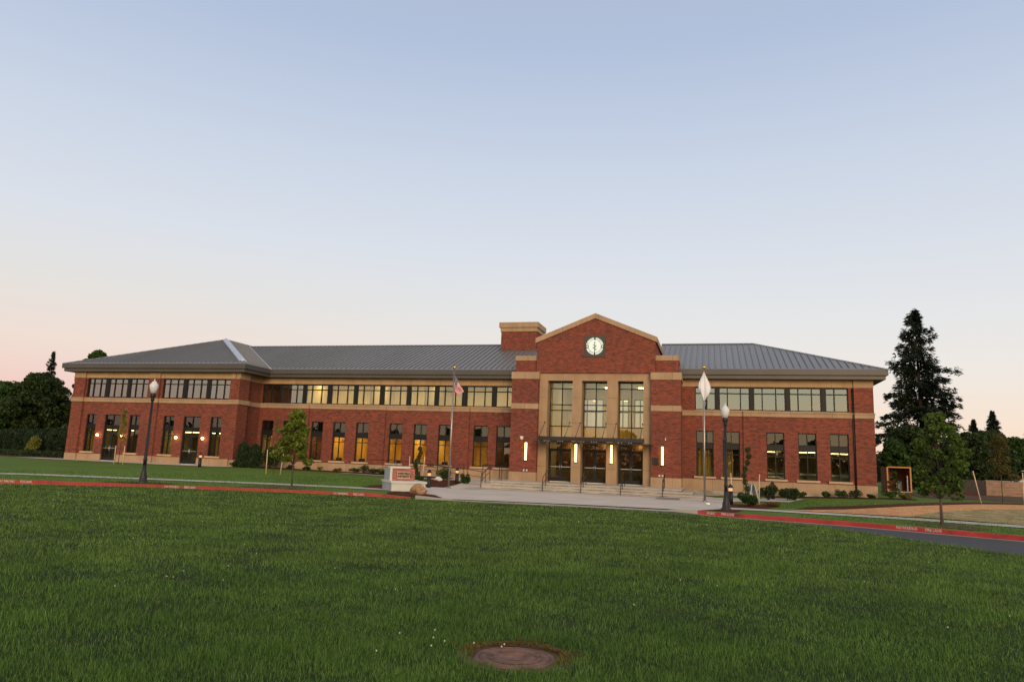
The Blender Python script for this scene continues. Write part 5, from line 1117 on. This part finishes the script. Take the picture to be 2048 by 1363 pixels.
    for x, y, h, r, m, l in ((17.6, 74, 5.6, 2.6, 'leaf_dark', 'dark low tree between the building and the timber box'), (21.5, 72, 5.0, 2.6, 'leaf_dark', 'dark low tree below the tall fir'), (25.2, 78, 5.6, 2.8, 'leaf_dark', 'dark low tree behind the right maple'), (28.0, 86, 5.6, 2.8, 'leaf_dark', 'dark tree left of the block wall'), (34.6, 99, 6.0, 2.4, 'leaf_mid', 'round green tree behind the white van'), (14.4, 66, 3.9, 1.3, 'leaf_mid', 'narrow light green tree behind the timber box')):
        tree('broadleaf_tree', x, y, h, l, clusters=64, crown=(r, r, r), base=.4, n=17000, leaf=.24, mat=m, bark='bark_dark', tr=.16, group='trees right of the building', shape='round', crad=.28)
    # distant woods on both sides and the belt of trees across the road behind the viewer (seen in the windows)
    def woods(x0, x1, y0, y1, h0, h1, n, leaf, mat='leaf_dark'):
        X = rng.uniform(x0, x1, n); Y = y0+(y1-y0)*rng.uniform(0, 1, n); H = h0+(h1-h0)*(.5+.5*np.sin(X*.23)*np.cos(X*.071+1.3))+.6*np.sin(X*.9)
        P = np.stack([X, Y, H*rng.uniform(0, 1, n)**.8], 1); V, F = leaves(P, leaf, asp=1.3); return npmesh('treeline', V, F, M[mat], kind='stuff')
    woods(-240, -76, 92, 104, 5, 8, 14000, 1.0); woods(24, 150, 118, 130, 3, 4.5, 12000, 1.0); woods(-60, 24, 140, 150, 3, 5, 6000, 1.0)
    woods(-190, 130, -78, -70, 4.0, 8.0, 26000, 1.1)
vegetation()
# ------------------------------------------------------------------ grass of the front lawn
def grass():
    def blades(N, d0, d1, a0, a1, zf, hgt, name, keep, mat='grass', wpx=.0011, seg=True):
        u = rng.uniform(0, 1, N); d = d0*(d1/d0)**u; a = rng.uniform(a0, a1, N)
        X = d*np.sin(a); Y = d*np.cos(a); k = keep(X, Y) & (rng.uniform(0, 1, N) < .62+.38*np.sin(X*2.3+2*np.sin(Y*1.7))*np.sin(Y*2.9+1.5*np.sin(X*1.1))); X, Y, d = X[k], Y[k], d[k]; n = len(X)
        cl = .5+.5*np.sin(X*1.7+3*np.sin(Y*.9))*np.cos(Y*1.3+2*np.sin(X*.6)); cl2 = .5+.5*np.sin(X*6.1+Y*4.3)*np.sin(Y*7.7-X*2.9)
        h = hgt*(.45+.5*cl+.55*cl2)*rng.uniform(.5, 1.35, n)*np.where(rng.uniform(0, 1, n) < .05, 1.75, 1); w = np.maximum(.0017, d*wpx*.48)*rng.uniform(.7, 1.3, n)
        yaw = rng.uniform(0, 2*pi, n); lean = rng.uniform(.05, .75, n)*h; ld = rng.uniform(0, 2*pi, n)
        B = np.stack([X, Y, zf(X, Y)-.004], 1); S = np.stack([np.cos(yaw), np.sin(yaw), 0*yaw], 1)*w[:, None]*.5; Ld = np.stack([np.cos(ld), np.sin(ld), 0*ld], 1)
        T = B+Ld*lean[:, None]+np.array([0, 0, 1])*h[:, None]
        if seg:
            Mi = B+Ld*(lean*.3)[:, None]+np.array([0, 0, 1])*(h*.6)[:, None]
            V = np.stack([B-S, B+S, Mi+S*.8, T, Mi-S*.8], 1).reshape(-1, 3); o = np.arange(n)[:, None]*5
            F = np.concatenate([np.concatenate([o+0, o+1, o+2], 1), np.concatenate([o+0, o+2, o+4], 1), np.concatenate([o+4, o+2, o+3], 1)], 0)
        else:
            V = np.stack([B-S, B+S, T], 1).reshape(-1, 3); F = np.arange(3*n).reshape(n, 3)
        npmesh(name, V, F, M[mat], kind='stuff')
    MB().lathe([(.46, -.05), (.43, .001), (.36, .004), (.24, .003)], 28, (-1.38, 5.30, float(lawnz(-1.37, 5.22))), caps=False).build('worn_soil', M['dirt'], None, kind='structure')
    mh = lambda X, Y: ((X+1.38)**2+(Y-5.30)**2*.9) > .355**2*(1+.25*np.sin(np.arctan2(Y-5.22, X+1.37)*7))
    inl = lambda X, Y: (Y < Ey(X)+.05) & mh(X, Y)
    blades(430000, 3.6, 9.5, -1.05, .55, lawnz, .039, 'grass', inl)
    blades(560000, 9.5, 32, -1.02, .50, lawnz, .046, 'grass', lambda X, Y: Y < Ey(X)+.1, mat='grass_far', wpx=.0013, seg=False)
    # verge behind the kerb
    blades(170000, 26, 46, -.98, .48, ground, .06, 'verge_grass', lambda X, Y: (Y > Cy(X)+.25) & ~((X > -16.8) & (X < 3.3)) & ~((X > 3) & (Y > 33.2+.35*(X-5)) & (Y < 38+.75*(X-5))) & (Y < 43.2), wpx=.0013, seg=False)
    # dry thatch round the manhole
    n = 1500; a = rng.uniform(-.3, pi+.4, n); r = .30+np.abs(rng.normal(size=n))*.045*(1+np.sin(a*5)); P = np.stack([-1.37+r*np.cos(a)*1.08, 5.26+r*np.sin(a), float(lawnz(-1.37, 5.2))+rng.uniform(0, .025, n)], 1)
    V, F = leaves(P, .05, asp=9); npmesh('dry_thatch', V, F, M['leaf_rust'], kind='stuff')
    # clover heads and a few broad weeds
    c = [(-5.6, 6.9, 10, 1.0), (-1.95, 5.35, 9, .3), (-9, 12, 26, 2.5), (-4, 19, 40, 3), (3, 14, 14, 4), (-16, 16, 90, 3), (3.2, 6.2, 4, .7), (1.5, 9, 8, 2.5), (-6, 21, 40, 4)]
    P = np.concatenate([np.stack([x+rng.normal(size=k)*s, y+rng.normal(size=k)*s*.8, np.zeros(k)], 1) for x, y, k, s in c]); P = P[(P[:, 1] < Ey(P[:, 0])-.3) & (P[:, 1] > 4)]
    P[:, 2] = lawnz(P[:, 0], P[:, 1])+.048; b = MB()
    for p in P:
        r = .006+.00018*p[1]; b.lathe([(r*.4, -r), (r, -r*.2), (r*.8, r*.6), (r*.2, r)], 6, tuple(p), smooth=True)
    b.build('clover_flowers', M['flower'], None, kind='stuff')
    n = 130; x = rng.uniform(-6, 5, n); y = rng.uniform(4.5, 12, n); P = np.stack([x, y, lawnz(x, y)+.04], 1); P = np.repeat(P, 5, 0)+rng.normal(size=(n*5, 3))*np.array([.02, .02, .006]); V, F = leaves(P, .034, asp=1.2); npmesh('broadleaf_weeds', V, F, M['leaf_maple2'], kind='stuff')
grass()
